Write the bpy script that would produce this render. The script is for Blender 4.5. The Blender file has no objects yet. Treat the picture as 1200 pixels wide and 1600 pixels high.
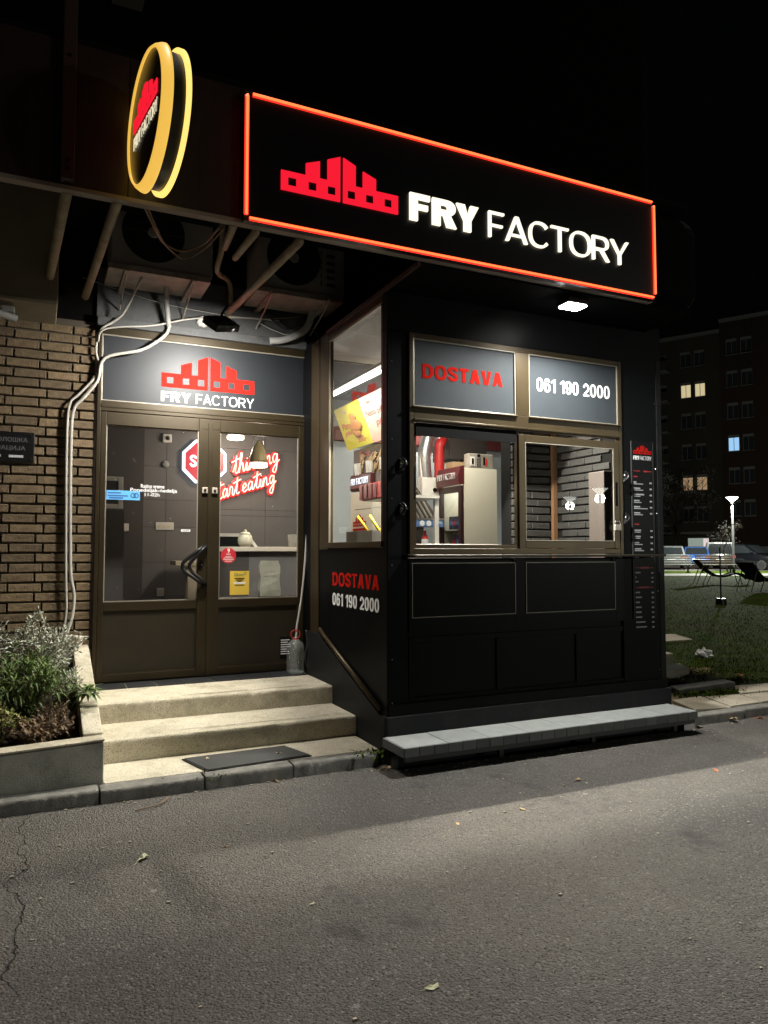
import bpy, bmesh, math, random
from mathutils import Vector, Matrix
random.seed(7)
SC = bpy.context.scene
COL = SC.collection
R = math.radians
# ---------------------------------------------------------------- camera, sky, sun for street lighting, exposure
cd = bpy.data.cameras.new('camera')
cam = bpy.data.objects.new('camera', cd); COL.objects.link(cam)
cd.sensor_fit = 'VERTICAL'; cd.sensor_height = 36; cd.sensor_width = 27
cd.lens = 1148 / 1600 * 36
cd.clip_start = .05; cd.clip_end = 600
cam.location = (0, 0, 1.55)
cam.rotation_euler = (R(93.1), 0, R(-25.2))
SC.camera = cam
SC.render.resolution_x = 768; SC.render.resolution_y = 1024
w = bpy.data.worlds.new('World'); SC.world = w; w.use_nodes = True
wn = w.node_tree.nodes; wl = w.node_tree.links
sky = wn.new('ShaderNodeTexSky'); sky.sky_type = 'NISHITA'; sky.sun_disc = False
sky.sun_elevation = R(-4); sky.sun_rotation = R(200)
wl.new(sky.outputs[0], wn['Background'].inputs[0]); wn['Background'].inputs[1].default_value = .05
sl = bpy.data.lights.new('street_glow_sun', 'SUN'); sl.energy = 1.3; sl.angle = R(1.6); sl.color = (1, .92, .80)  # added sun lamp standing in for the street lighting, not a moon
so = bpy.data.objects.new('street_glow_sun', sl); COL.objects.link(so)
so.rotation_euler = Vector((.03, -.105, -1)).to_track_quat('-Z', 'Y').to_euler(); so.location = (0, 8, 30)
vs = SC.view_settings
vs.view_transform = 'Standard'; vs.look = 'None'; vs.gamma = 1; vs.exposure = 0; vs.use_curve_mapping = False
SC.render.engine = 'CYCLES'
cy = SC.cycles
cy.use_denoising = True; cy.max_bounces = 6; cy.diffuse_bounces = 2; cy.glossy_bounces = 2; cy.transmission_bounces = 4
cy.transparent_max_bounces = 24; cy.caustics_reflective = False; cy.caustics_refractive = False
cy.sample_clamp_indirect = 3; cy.blur_glossy = .5

# ---------------------------------------------------------------- materials
MT = {}
def mat(name, c, rough=.6, metal=0., c2=None, scale=6., bump=0., bscale=60., emit=None, es=0., spec=.5, stain=None, sscale=1.5, coords='Object', rand=0., coat=0., detail=6, stretch=None):
    m = bpy.data.materials.new(name); m.use_nodes = True
    nt = m.node_tree; n = nt.nodes; l = nt.links; b = n['Principled BSDF']
    b.inputs['Roughness'].default_value = rough; b.inputs['Metallic'].default_value = metal
    b.inputs['Specular IOR Level'].default_value = spec
    if coat: b.inputs['Coat Weight'].default_value = coat; b.inputs['Coat Roughness'].default_value = .08
    tc = n.new('ShaderNodeTexCoord'); vec = tc.outputs[coords]
    if stretch:
        mp = n.new('ShaderNodeMapping'); mp.inputs['Scale'].default_value = stretch; l.new(vec, mp.inputs[0]); vec = mp.outputs[0]
    out = None
    def mix(fac, a, bb, blend='MIX'):
        x = n.new('ShaderNodeMix'); x.data_type = 'RGBA'; x.blend_type = blend
        if isinstance(fac, (int, float)): x.inputs[0].default_value = fac
        else: l.new(fac, x.inputs[0])
        for s, v in ((6, a), (7, bb)):
            if isinstance(v, tuple): x.inputs[s].default_value = (*v[:3], 1)
            else: l.new(v, x.inputs[s])
        return x.outputs[2]
    def noise(sc, det=detail, rg=.6):
        x = n.new('ShaderNodeTexNoise'); x.inputs['Scale'].default_value = sc; x.inputs['Detail'].default_value = det; x.inputs['Roughness'].default_value = rg
        l.new(vec, x.inputs['Vector']); return x.outputs['Fac']
    def ramp(s, a, bb):
        x = n.new('ShaderNodeMapRange'); x.inputs[1].default_value = a; x.inputs[2].default_value = bb; l.new(s, x.inputs[0]); return x.outputs[0]
    if c2: out = mix(ramp(noise(scale), .35, .65), c, c2)
    if stain: out = mix(ramp(noise(sscale, 8, .7), .48, .72), out if out else c, stain)
    if rand:
        oi = n.new('ShaderNodeObjectInfo')
        mr = n.new('ShaderNodeMapRange'); mr.inputs[3].default_value = 1 - rand; mr.inputs[4].default_value = 1 + rand
        l.new(oi.outputs['Random'], mr.inputs[0])
        hv = n.new('ShaderNodeHueSaturation'); l.new(mr.outputs[0], hv.inputs['Value'])
        if out: l.new(out, hv.inputs['Color'])
        else: hv.inputs['Color'].default_value = (*c, 1)
        out = hv.outputs[0]
    if out: l.new(out, b.inputs['Base Color'])
    else: b.inputs['Base Color'].default_value = (*c[:3], 1)
    if bump:
        bp = n.new('ShaderNodeBump'); bp.inputs['Strength'].default_value = bump; bp.inputs['Distance'].default_value = .01
        l.new(noise(bscale, 5, .65), bp.inputs['Height']); l.new(bp.outputs[0], b.inputs['Normal'])
    if emit: b.inputs['Emission Color'].default_value = (*emit, 1); b.inputs['Emission Strength'].default_value = es
    MT[name] = m
    return m

def glassmat(name, tint=(.93, .95, .95), ior=1.45, rough=.0, haze=0.):
    m = bpy.data.materials.new(name); m.use_nodes = True
    nt = m.node_tree; n = nt.nodes; l = nt.links; n.remove(n['Principled BSDF'])
    t = n.new('ShaderNodeBsdfTransparent'); t.inputs[0].default_value = (*tint, 1)
    g = n.new('ShaderNodeBsdfGlossy'); g.inputs['Roughness'].default_value = rough
    f = n.new('ShaderNodeFresnel'); ge = n.new('ShaderNodeNewGeometry')      # thin sheet: same reflectance from both faces
    mi = n.new('ShaderNodeMapRange'); mi.inputs[3].default_value = ior; mi.inputs[4].default_value = 1 / ior
    l.new(ge.outputs['Backfacing'], mi.inputs[0]); l.new(mi.outputs[0], f.inputs[0])
    x = n.new('ShaderNodeMixShader'); l.new(f.outputs[0], x.inputs[0]); l.new(t.outputs[0], x.inputs[1]); l.new(g.outputs[0], x.inputs[2])
    res = x.outputs[0]
    if haze:
        d = n.new('ShaderNodeBsdfDiffuse'); d.inputs[0].default_value = (.8, .82, .8, 1)
        y = n.new('ShaderNodeMixShader'); y.inputs[0].default_value = haze; l.new(res, y.inputs[1]); l.new(d.outputs[0], y.inputs[2]); res = y.outputs[0]
    l.new(res, n['Material Output'].inputs[0]); MT[name] = m
    return m

def asphalt():
    m = bpy.data.materials.new('asphalt'); m.use_nodes = True
    nt = m.node_tree; n = nt.nodes; l = nt.links; b = n['Principled BSDF']
    tc = n.new('ShaderNodeTexCoord')
    def N(sc, d=6, r=.6):
        x = n.new('ShaderNodeTexNoise'); x.inputs['Scale'].default_value = sc; x.inputs['Detail'].default_value = d; x.inputs['Roughness'].default_value = r
        l.new(tc.outputs['Object'], x.inputs['Vector']); return x.outputs['Fac']
    def MR(s, a, bb, c=0., d=1.):
        x = n.new('ShaderNodeMapRange'); x.inputs[1].default_value = a; x.inputs[2].default_value = bb; x.inputs[3].default_value = c; x.inputs[4].default_value = d; l.new(s, x.inputs[0]); return x.outputs[0]
    def MX(f, a, bb, bt='MIX'):
        x = n.new('ShaderNodeMix'); x.data_type = 'RGBA'; x.blend_type = bt
        if isinstance(f, float): x.inputs[0].default_value = f
        else: l.new(f, x.inputs[0])
        for s, v in ((6, a), (7, bb)):
            if isinstance(v, tuple): x.inputs[s].default_value = (*v, 1)
            else: l.new(v, x.inputs[s])
        return x.outputs[2]
    def MA(op, a, bb):
        x = n.new('ShaderNodeMath'); x.operation = op
        for i, v in enumerate((a, bb)):
            if isinstance(v, (int, float)): x.inputs[i].default_value = v
            else: l.new(v, x.inputs[i])
        return x.outputs[0]
    v = n.new('ShaderNodeTexVoronoi'); v.inputs['Scale'].default_value = 95; l.new(tc.outputs['Object'], v.inputs['Vector'])
    v2 = n.new('ShaderNodeTexVoronoi'); v2.inputs['Scale'].default_value = 170; l.new(tc.outputs['Object'], v2.inputs['Vector'])
    col = MX(MR(N(2.2, 8, .65), .3, .7), (.118, .106, .094), (.150, .136, .122))
    col = MX(MR(N(.5, 6, .6), .42, .62), col, (.098, .092, .086))
    bw = n.new('ShaderNodeRGBToBW'); l.new(v.outputs['Color'], bw.inputs[0])
    col = MX(MR(bw.outputs[0], .7, .95), col, (.22, .205, .185))
    bw3 = n.new('ShaderNodeRGBToBW'); l.new(v2.outputs['Color'], bw3.inputs[0])
    col = MX(MR(bw3.outputs[0], .26, .12), col, (.03, .027, .024))
    # tar stains and small filled patches
    col = MX(MR(N(1.1, 10, .72), .57, .67), col, (.060, .056, .052))
    # trodden gum spots
    vg = n.new('ShaderNodeTexVoronoi'); vg.inputs['Scale'].default_value = 2.6; l.new(tc.outputs['Object'], vg.inputs['Vector'])
    col = MX(MR(vg.outputs['Distance'], .045, .036), col, (.22, .21, .195))
    # wandering cracks: a thin band around noise iso-lines, kept to patches
    sp = n.new('ShaderNodeSeparateXYZ'); l.new(tc.outputs['Object'], sp.inputs[0])
    wob = MA('MULTIPLY', MA('SUBTRACT', N(4, 3, .55), .5), .30)
    d = MA('ABSOLUTE', MA('SUBTRACT', MA('ADD', sp.outputs[0], wob), -.05), 0)
    crack = MR(d, .002, .006, 1, 0)
    on = MA('MULTIPLY', crack, MR(sp.outputs[1], 2.9, 3.1))
    col = MX(on, col, (.03, .027, .024))
    l.new(col, b.inputs['Base Color'])
    b.inputs['Roughness'].default_value = .82; b.inputs['Specular IOR Level'].default_value = .35
    hgt = MA('ADD', MA('MULTIPLY', MA('SUBTRACT', 1., v.outputs['Distance']), .9), MA('MULTIPLY', N(40, 6, .7), 1.2))
    hgt = MA('SUBTRACT', hgt, MA('MULTIPLY', on, 3.))
    bp = n.new('ShaderNodeBump'); bp.inputs['Strength'].default_value = 1.; bp.inputs['Distance'].default_value = .012
    l.new(hgt, bp.inputs['Height']); l.new(bp.outputs[0], b.inputs['Normal'])
    MT['asphalt'] = m
asphalt()
mat('concrete', (.38, .375, .32), .85, c2=(.48, .47, .41), scale=7, bump=.5, bscale=90, stain=(.19, .195, .155), sscale=3.2)
mat('kerb_stone', (.15, .145, .13), .9, c2=(.22, .21, .19), scale=14, bump=.6, bscale=110, stain=(.08, .078, .07), sscale=6, rand=.12)
def terrazzo():
    mat('terrazzo', (.52, .475, .365), .75, c2=(.59, .54, .43), scale=5, bump=.45, bscale=150, stain=(.27, .24, .17), sscale=3.2)
    m = MT['terrazzo']; n = m.node_tree.nodes; l = m.node_tree.links; b = n['Principled BSDF']
    src = b.inputs['Base Color'].links[0].from_socket
    v = n.new('ShaderNodeTexVoronoi'); v.inputs['Scale'].default_value = 210; tc = n.new('ShaderNodeTexCoord'); l.new(tc.outputs['Object'], v.inputs['Vector'])
    bw = n.new('ShaderNodeRGBToBW'); l.new(v.outputs['Color'], bw.inputs[0])
    mr = n.new('ShaderNodeMapRange'); mr.inputs[1].default_value = .26; mr.inputs[2].default_value = .2; l.new(bw.outputs[0], mr.inputs[0])
    x = n.new('ShaderNodeMix'); x.data_type = 'RGBA'; l.new(mr.outputs[0], x.inputs[0]); l.new(src, x.inputs[6]); x.inputs[7].default_value = (.24, .20, .14, 1)
    l.new(x.outputs[2], b.inputs['Base Color'])
terrazzo()
mat('rubber', (.005, .005, .005), .7, bump=.2)
mat('rubber_rib', (.020, .019, .018), .6)
mat('dusty_ground', (.27, .215, .145), .95, c2=(.2, .155, .1), scale=9, bump=.8, bscale=40)
mat('straw', (.30, .24, .12), .8, c2=(.14, .15, .05), scale=6)
mat('brick', (.140, .099, .052), .85, c2=(.100, .070, .037), scale=25, bump=1., bscale=55, stain=(.09, .055, .03), sscale=9, rand=.26)
mat('mortar', (.065, .052, .038), .95, bump=.4)
mat('black_brick', (.011, .0108, .0105), .6, bump=.9, bscale=60, rand=.1)
mat('dark_plaster', (.05, .052, .054), .75, c2=(.075, .076, .076), scale=3, bump=.35, bscale=30, stain=(.025, .025, .025), sscale=3)
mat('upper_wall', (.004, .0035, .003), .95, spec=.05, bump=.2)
mat('bronze', (.056, .039, .018), .36, .5, c2=(.045, .031, .014), scale=3, bump=.04, bscale=200)
mat('bronze_door_shaded', (.036, .0255, .0115), .40, .45, c2=(.029, .0205, .009), scale=3, bump=.04, bscale=200)  # frame bronze darkened to stand in for weaker, grazing light on the door
mat('bronze_panel', (.021, .0155, .007), .5, .2, c2=(.017, .0125, .006), scale=4, bump=.05)
mat('black_panel', (.0035, .0038, .0044), .38, 0, c2=(.0028, .003, .0035), scale=3, bump=.04, spec=.09, stain=(.0045, .0045, .0045), sscale=2.8)
mat('kiosk_paint', (.0034, .0039, .0047), .42, 0, c2=(.0027, .003, .0036), scale=3, bump=.06, bscale=120, spec=.08, stain=(.005, .005, .005), sscale=2.4)
mat('plinth_paint', (.010, .0115, .013), .6, 0, c2=(.008, .009, .010), scale=4, bump=.15, spec=.2, stain=(.024, .022, .019), sscale=4)
mat('panel_blue', (.036, .042, .048), .6, 0, c2=(.030, .035, .040), scale=2, bump=.02, spec=.16)
mat('transom_blue', (.012, .0145, .018), .5, 0, c2=(.010, .012, .015), scale=2, bump=.02, spec=.3)
mat('bead', (.30, .27, .22), .4, .3)
mat('red_print', (.42, .014, .010), .75, spec=.0)
mat('white_print', (.74, .74, .74), .7, spec=.1)
mat('grey_print', (.42, .43, .45), .5)
mat('faint_print', (.09, .09, .09), .6)
mat('red_dim', (.35, .02, .02), .5)
mat('sign_red', (.1, .0, .0), .4, emit=(1, .012, .035), es=.95)
mat('sign_white', (.8, .8, .8), .4, emit=(1, .92, .70), es=1.35)
mat('sign_cream', (.8, .8, .8), .4, emit=(1, .9, .62), es=.8)
mat('neon_core', (.8, .3, .1), .4, emit=(1, .17, .045), es=1.9)
mat('neon_case', (.4, .02, .02), .4, emit=(1, .02, .012), es=2.2)
mat('amber_rim', (.7, .5, .2), .4, emit=(1, .58, .09), es=.85)
mat('amber_hot', (.7, .5, .2), .4, emit=(1, .70, .18), es=1.2)
mat('sign_face', (.006, .006, .007), .35)
mat('fascia', (.022, .010, .007), .5, c2=(.015, .008, .006), scale=5, bump=.15, bscale=25, stain=(.032, .016, .010), sscale=4, stretch=(3, 3, .7))
mat('fascia_edge', (.22, .19, .16), .6)
mat('roof_dark', (.005, .005, .005), .9, spec=.1)
mat('soffit', (.004, .004, .0045), .8, spec=.05)
mat('pole_paint', (.33, .28, .19), .55, c2=(.27, .22, .15), scale=8, bump=.1, stain=(.2, .12, .06), sscale=9)
mat('post_metal', (.06, .035, .03), .5, .3)
mat('ac_white', (.34, .32, .29), .6, c2=(.29, .27, .24), scale=3)
mat('ac_dark', (.012, .012, .012), .6)
mat('galvanised', (.42, .38, .33), .5, .35, c2=(.3, .25, .2), scale=9)
mat('cable_white', (.33, .315, .28), .6, bump=.3, bscale=150)
mat('cable_grey', (.24, .24, .23), .6)
mat('cable_black', (.01, .01, .01), .5)
mat('cable_brown', (.16, .09, .045), .5)
mat('insulation', (.30, .30, .29), .7, bump=.5, bscale=40)
mat('beige', (.22, .19, .13), .75, c2=(.19, .16, .11), scale=3)
mat('foam', (.7, .68, .6), .8, bump=1, bscale=30)
mat('black_metal', (.012, .012, .013), .3, .4)
mat('chrome', (.6, .6, .6), .2, 1)
mat('lamp_white', (.9, .9, .9), .4, emit=(1, .98, .93), es=60)
mat('soil', (.035, .024, .016), .95, c2=(.06, .042, .028), scale=20, bump=1, bscale=30)
mat('leaf_silver', (.38, .40, .32), .7, rand=.1, c2=(.5, .52, .43), scale=20)
mat('leaf_green', (.08, .14, .03), .5, c2=(.13, .19, .05), scale=15)
mat('leaf_olive', (.22, .22, .05), .6, c2=(.12, .13, .035), scale=14)
mat('leaf_dry', (.20, .13, .07), .8, c2=(.12, .075, .04), scale=16)
mat('stem', (.16, .11, .065), .8)
mat('fallen_leaf', (.42, .30, .17), .8, rand=.35)
mat('fallen_pale', (.46, .46, .30), .8)
mat('fallen_red', (.38, .13, .06), .8)
mat('cup_plastic', (.6, .53, .48), .4)
glassmat('glass')
glassmat('glass_dirty', haze=.002)
glassmat('pet', tint=(.88, .93, .90), ior=1.4, rough=.12, haze=.13)
glassmat('clear_plastic', tint=(.9, .88, .85), ior=1.4, rough=.1, haze=.22)
mat('red_plastic', (.45, .02, .02), .4)
mat('bench_stone', (.25, .26, .25), .8, c2=(.29, .30, .29), scale=9, bump=.35, bscale=110, rand=.07, stain=(.23, .235, .23), sscale=4)
mat('bench_edge', (.13, .135, .135), .8, bump=.3, bscale=90, rand=.2)
mat('steel_dark', (.06, .06, .06), .6, .4)
mat('pit', (.012, .011, .01), .95)
mat('lawn', (.016, .030, .004), .95, c2=(.040, .060, .010), scale=2.2, bump=1, bscale=9, spec=.03, stain=(.040, .030, .016), sscale=.5)
mat('grass', (.036, .070, .008), .95, c2=(.075, .085, .018), scale=3, spec=.02)
mat('path', (.16, .155, .135), .9, c2=(.13, .125, .11), scale=2)
mat('slab', (.46, .41, .32), .9, c2=(.37, .33, .255), scale=6, bump=.5, bscale=60, rand=.12, stain=(.25, .22, .165), sscale=4)
mat('bag_white', (.72, .72, .72), .5)
mat('tile', (.020, .022, .024), .45, c2=(.014, .015, .017), scale=8, rand=.15)
# shop interior
mat('shop_panel', (.135, .122, .118), .6, rand=.05, c2=(.12, .11, .107), scale=2)
mat('shop_dark', (.050, .040, .036), .6)
mat('shop_floor', (.08, .075, .07), .5)
mat('kitchen_wall', (.50, .54, .56), .5)
mat('ceiling_white', (.55, .55, .55), .7)
mat('maroon', (.16, .03, .03), .5)
mat('counter_top', (.55, .47, .38), .4)
mat('cream', (.70, .62, .46), .45)
mat('fridge_white', (.80, .74, .60), .45)
mat('fridge_frame', (.035, .014, .014), .4)
mat('fridge_header', (.085, .016, .018), .35)
mat('steel', (.55, .52, .48), .32, .85, c2=(.45, .42, .39), scale=6)
mat('duct', (.6, .6, .6), .35, .8, c2=(.5, .5, .5), scale=20)
mat('red_paint', (.55, .03, .03), .4)
mat('white_plastic', (.7, .66, .6), .45)
mat('cardboard', (.34, .22, .12), .8)
mat('brown_wood', (.085, .042, .018), .6)
mat('pendant', (.55, .42, .2), .35)
mat('pendant_glow', (.9, .8, .6), .5, emit=(1, .86, .68), es=5)
mat('tube_glow', (.9, .9, .9), .5, emit=(1, .97, .9), es=9)
mat('poster_yellow', (.74, .68, .02), .5)
mat('poster_pink', (.80, .52, .42), .5)
mat('poster_red', (.62, .05, .06), .5)
mat('poster_dark', (.07, .045, .04), .5)
mat('food', (.62, .20, .04), .6, c2=(.5, .28, .08), scale=20)
mat('food_pale', (.62, .45, .25), .6, c2=(.5, .33, .15), scale=25)
mat('yellow_handle', (.75, .5, .02), .4)
mat('blue_label', (.10, .18, .38), .5)
mat('blue_sticker', (.10, .36, .75), .5)
mat('blue_dark', (.03, .09, .22), .5)
mat('paper_yellow', (.62, .42, .05), .6)
mat('paper_bag', (.46, .42, .33), .8, bump=.3, bscale=15)
mat('red_sticker', (.48, .02, .03), .45)
mat('green_ink', (.03, .12, .05), .6)
mat('black_ink', (.006, .006, .006), .7, spec=.05)
mat('can_dark', (.03, .03, .06), .35)
mat('neon_script', (1, .8, .6), .4, emit=(1, .50, .40), es=2.4)
mat('neon_back', (.5, .02, .02), .4, emit=(1, .02, .03), es=.5)
mat('stop_red', (.4, .02, .04), .4, emit=(1, .05, .09), es=.32)
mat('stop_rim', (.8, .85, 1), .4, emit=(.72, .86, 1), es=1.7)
mat('blue_glow', (.3, .5, .9), .4, emit=(.3, .6, 1), es=3)
mat('led_green', (.3, .6, .2), .4, emit=(.6, 1, .2), es=8)
# far background
mat('block_wall', (.013, .0115, .008), .9, c2=(.011, .0095, .007), spec=.1, scale=.6)
mat('block_wall_red', (.010, .0055, .004), .9, c2=(.0085, .005, .0035), spec=.1, scale=.6)
mat('block_trim', (.026, .025, .022), .8)
mat('pane_dark', (.008, .009, .01), .12)
mat('pane_warm', (.3, .25, .15), .4, emit=(1, .84, .48), es=.55)
mat('pane_tan', (.3, .25, .15), .4, emit=(1, .60, .33), es=.26)
mat('pane_blue', (.2, .3, .5), .4, emit=(.36, .66, 1), es=.8)
mat('hall_glow', (.4, .45, .4), .5, emit=(.75, .86, .78), es=.22)
mat('hall_door', (.4, .35, .35), .5, emit=(1, .82, .82), es=.7)
mat('lamp_cone', (.9, .9, .85), .4, emit=(.98, 1, .92), es=5)
mat('lamp_pole', (.028, .028, .027), .5, .2)
mat('car_silver', (.13, .137, .13), .3, .3, coat=.6)
mat('car_blue', (.012, .055, .20), .3, .3, coat=.6)
mat('car_dark', (.010, .0095, .0095), .25, .3, coat=.6)
mat('car_black', (.004, .0045, .006), .2, .3, coat=.8)
mat('car_glass', (.012, .014, .015), .08)
mat('tyre', (.01, .01, .01), .8)
mat('rim', (.05, .05, .05), .35, .7)
mat('tail_red', (.35, .01, .01), .25, emit=(1, .05, .03), es=.12)
mat('head_clear', (.2, .2, .22), .2)
mat('plate', (.6, .6, .62), .5)
mat('bench_wood_pale', (.26, .26, .25), .7)
mat('bench_wood_dark', (.09, .075, .06), .7)
mat('lounger', (.02, .018, .016), .8, spec=.1)
mat('bark', (.006, .005, .004), .95, spec=.0)
mat('tree_leaf', (.012, .011, .007), .8)

for nm_ in ('lamp_white', 'tube_glow', 'pendant_glow', 'lamp_cone', 'pane_warm', 'pane_tan', 'pane_blue', 'hall_glow', 'hall_door', 'stop_rim', 'stop_red', 'tail_red', 'neon_script'):
    MT[nm_].cycles.emission_sampling = 'NONE'      # their light comes from the lamp each of them holds
# ---------------------------------------------------------------- mesh helpers
def FR(o, x, y):
    x = Vector(x).normalized(); y = Vector(y).normalized(); z = x.cross(y)
    return Matrix(((x.x, y.x, z.x, o[0]), (x.y, y.y, z.y, o[1]), (x.z, y.z, z.z, o[2]), (0, 0, 0, 1)))
def FRONT(x, y, z): return FR((x, y, z), (1, 0, 0), (0, 0, 1))      # a face looking towards -Y
def SIDE(x, y, z): return FR((x, y, z), (0, -1, 0), (0, 0, 1))      # a face looking towards -X

class MB:
    def __init__(s): s.b = bmesh.new()
    def box(s, x0, x1, y0, y1, z0, z1, bev=0., M=None, seg=2):
        m = Matrix.Translation(((x0 + x1) / 2, (y0 + y1) / 2, (z0 + z1) / 2)) @ Matrix.Diagonal((abs(x1 - x0), abs(y1 - y0), abs(z1 - z0), 1))
        if M is not None: m = M @ m
        g = bmesh.ops.create_cube(s.b, size=1, matrix=m)
        if bev:
            es = list({e for v in g['verts'] for e in v.link_edges})
            bmesh.ops.bevel(s.b, geom=es, offset=bev, segments=seg, affect='EDGES', profile=.5)
        return s
    def prism(s, poly, M, d, bev=0.):
        # polygon in the frame's xy, extruded from z=0 to z=d
        a = [s.b.verts.new(M @ Vector((p[0], p[1], 0))) for p in poly]
        c = [s.b.verts.new(M @ Vector((p[0], p[1], d))) for p in poly]
        n = len(poly); fs = [s.b.faces.new(a[::-1]), s.b.faces.new(c)]
        for i in range(n): fs.append(s.b.faces.new((a[i], a[(i + 1) % n], c[(i + 1) % n], c[i])))
        bmesh.ops.recalc_face_normals(s.b, faces=fs)
        if bev:
            es = list({e for v in a + c for e in v.link_edges})
            bmesh.ops.bevel(s.b, geom=es, offset=bev, segments=2, affect='EDGES', profile=.5)
        return s
    def tube(s, pts, r, seg=8, flat=None, closed=False, cap=True):
        pts = [Vector(p) for p in pts]; n = len(pts); rings = []
        up = Vector((0, 0, 1)); t0 = (pts[1] - pts[0]).normalized()
        if abs(t0.dot(up)) > .95: up = Vector((0, 1, 0))
        nrm = (up - t0 * up.dot(t0)).normalized()
        for i, p in enumerate(pts):
            t = (pts[min(i + 1, n - 1)] - pts[max(i - 1, 0)])
            t = t.normalized() if t.length > 1e-9 else t0
            nrm = nrm - t * nrm.dot(t)
            nrm = nrm.normalized() if nrm.length > 1e-6 else t.orthogonal().normalized()
            bi = t.cross(nrm); rr = r[i] if isinstance(r, (list, tuple)) else r
            ring = []
            for k in range(seg):
                a = 2 * math.pi * k / seg
                off = nrm * (math.cos(a) * rr) + bi * (math.sin(a) * rr)
                if flat: f = Vector(flat[0]); off -= f * off.dot(f) * (1 - flat[1])
                ring.append(s.b.verts.new(p + off))
            rings.append(ring)
        for i in range(n - 1):
            for k in range(seg): s.b.faces.new((rings[i][k], rings[i][(k + 1) % seg], rings[i + 1][(k + 1) % seg], rings[i + 1][k]))
        if cap: s.b.faces.new(rings[0][::-1]); s.b.faces.new(rings[-1])
        return s
    def lathe(s, prof, M, seg=24, cap=True):
        rings = []
        for r, z in prof:
            rings.append([s.b.verts.new(M @ Vector((r * math.cos(2 * math.pi * k / seg), r * math.sin(2 * math.pi * k / seg), z))) for k in range(seg)])
        for i in range(len(rings) - 1):
            for k in range(seg): s.b.faces.new((rings[i][k], rings[i][(k + 1) % seg], rings[i + 1][(k + 1) % seg], rings[i + 1][k]))
        if cap:
            s.b.faces.new(rings[0][::-1]); s.b.faces.new(rings[-1])
        return s
    def ring(s, M, r0, r1, z0, z1, seg=64):
        c = []
        for r, z in ((r0, z0), (r1, z0), (r1, z1), (r0, z1)):
            c.append([s.b.verts.new(M @ Vector((r * math.cos(2 * math.pi * k / seg), r * math.sin(2 * math.pi * k / seg), z))) for k in range(seg)])
        for i in range(4):
            for k in range(seg): s.b.faces.new((c[i][k], c[i][(k + 1) % seg], c[(i + 1) % 4][(k + 1) % seg], c[(i + 1) % 4][k]))
        return s
    def quad(s, *p):
        s.b.faces.new([s.b.verts.new(Vector(q)) for q in p]); return s
    def mesh(s, name):
        m = bpy.data.meshes.new(name); s.b.to_mesh(m); s.b.free(); return m

WL = {}
def link(name, me, m, parent=None, smooth=False):
    o = bpy.data.objects.new(name, me); COL.objects.link(o)
    if m is not None and not me.materials: me.materials.append(MT[m] if isinstance(m, str) else m)
    if parent is not None:
        o.parent = parent; o.matrix_parent_inverse = Matrix.Translation(-WL.get(parent.name, Vector((0, 0, 0))))
    if smooth:
        me.polygons.foreach_set('use_smooth', [True] * len(me.polygons))
    return o
def obj(name, mb, m, parent=None, smooth=False):
    return link(name, mb.mesh(name), m, parent, smooth)
def smooth_angle(o, deg=35):
    me = o.data; me.polygons.foreach_set('use_smooth', [True] * len(me.polygons))
    b = bmesh.new(); b.from_mesh(me); lim = R(deg)
    for e in b.edges:
        if len(e.link_faces) == 2 and e.calc_face_angle(0) > lim: e.smooth = False
        if len(e.link_faces) != 2: e.smooth = False
    b.to_mesh(me); b.free(); return o
def tag(o, label, cat, group=None):
    o['label'] = label; o['category'] = cat
    if group: o['group'] = group
    return o
def thing(name, label, cat, loc=(0, 0, 0), group=None):
    o = bpy.data.objects.new(name, None); COL.objects.link(o); o.location = loc; o.empty_display_size = .1
    WL[o.name] = Vector(loc); return tag(o, label, cat, group)
def struct(o): o['kind'] = 'structure'; return o
def box(name, m, parent, *a, bev=0., M=None):
    return obj(name, MB().box(*a, bev=bev, M=M), m, parent)
_hcache = {}
def text(name, s, m, parent, M, wd, h, weight=0., depth=.002, shear=0.):
    c = bpy.data.curves.new(name, 'FONT'); c.body = s; c.size = 1; c.offset = weight; c.extrude = .5; c.resolution_u = 3; c.shear = shear
    to = bpy.data.objects.new('tmp', c); me = bpy.data.meshes.new_from_object(to)
    bpy.data.objects.remove(to); bpy.data.curves.remove(c)
    if not len(me.vertices): return None
    xs = [v.co.x for v in me.vertices]; ys = [v.co.y for v in me.vertices]
    x0, x1, y0, y1 = min(xs), max(xs), min(ys), max(ys)
    for v in me.vertices:
        v.co = M @ Vector(((v.co.x - x0) / (x1 - x0) * wd, (v.co.y - y0) / (y1 - y0) * h, (v.co.z + .5) * depth))
    me.name = name; me.materials.clear()
    return link(name, me, m, parent)
def logo(name, m, parent, M, wd, depth=.002):
    c = bpy.data.curves.new(name, 'CURVE'); c.dimensions = '2D'; c.fill_mode = 'BOTH'; c.extrude = .5
    half = [(0, 0), (.487, 0), (.487, .365), (.38, .32), (.38, .152), (.315, .152), (.315, .29), (.2, .248), (.2, .152), (0, .152)]
    def sp(pts):
        p = c.splines.new('POLY'); p.points.add(len(pts) - 1); p.use_cyclic_u = True
        for q, pt in zip(p.points, pts): q.co = (pt[0], pt[1], 0, 1)
    sp(half); sp([(1 - x, y) for x, y in half])
    for cx in (.09, .255, .415, .585, .745, .91):
        sp([(cx - .034, .042), (cx + .034, .042), (cx + .034, .11), (cx - .034, .11)])
    to = bpy.data.objects.new('tmp', c); me = bpy.data.meshes.new_from_object(to)
    bpy.data.objects.remove(to); bpy.data.curves.remove(c)
    for v in me.vertices: v.co = M @ Vector((v.co.x * wd, v.co.y * wd, (v.co.z + .5) * depth))
    me.name = name; me.materials.clear()
    return link(name, me, m, parent)
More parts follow.
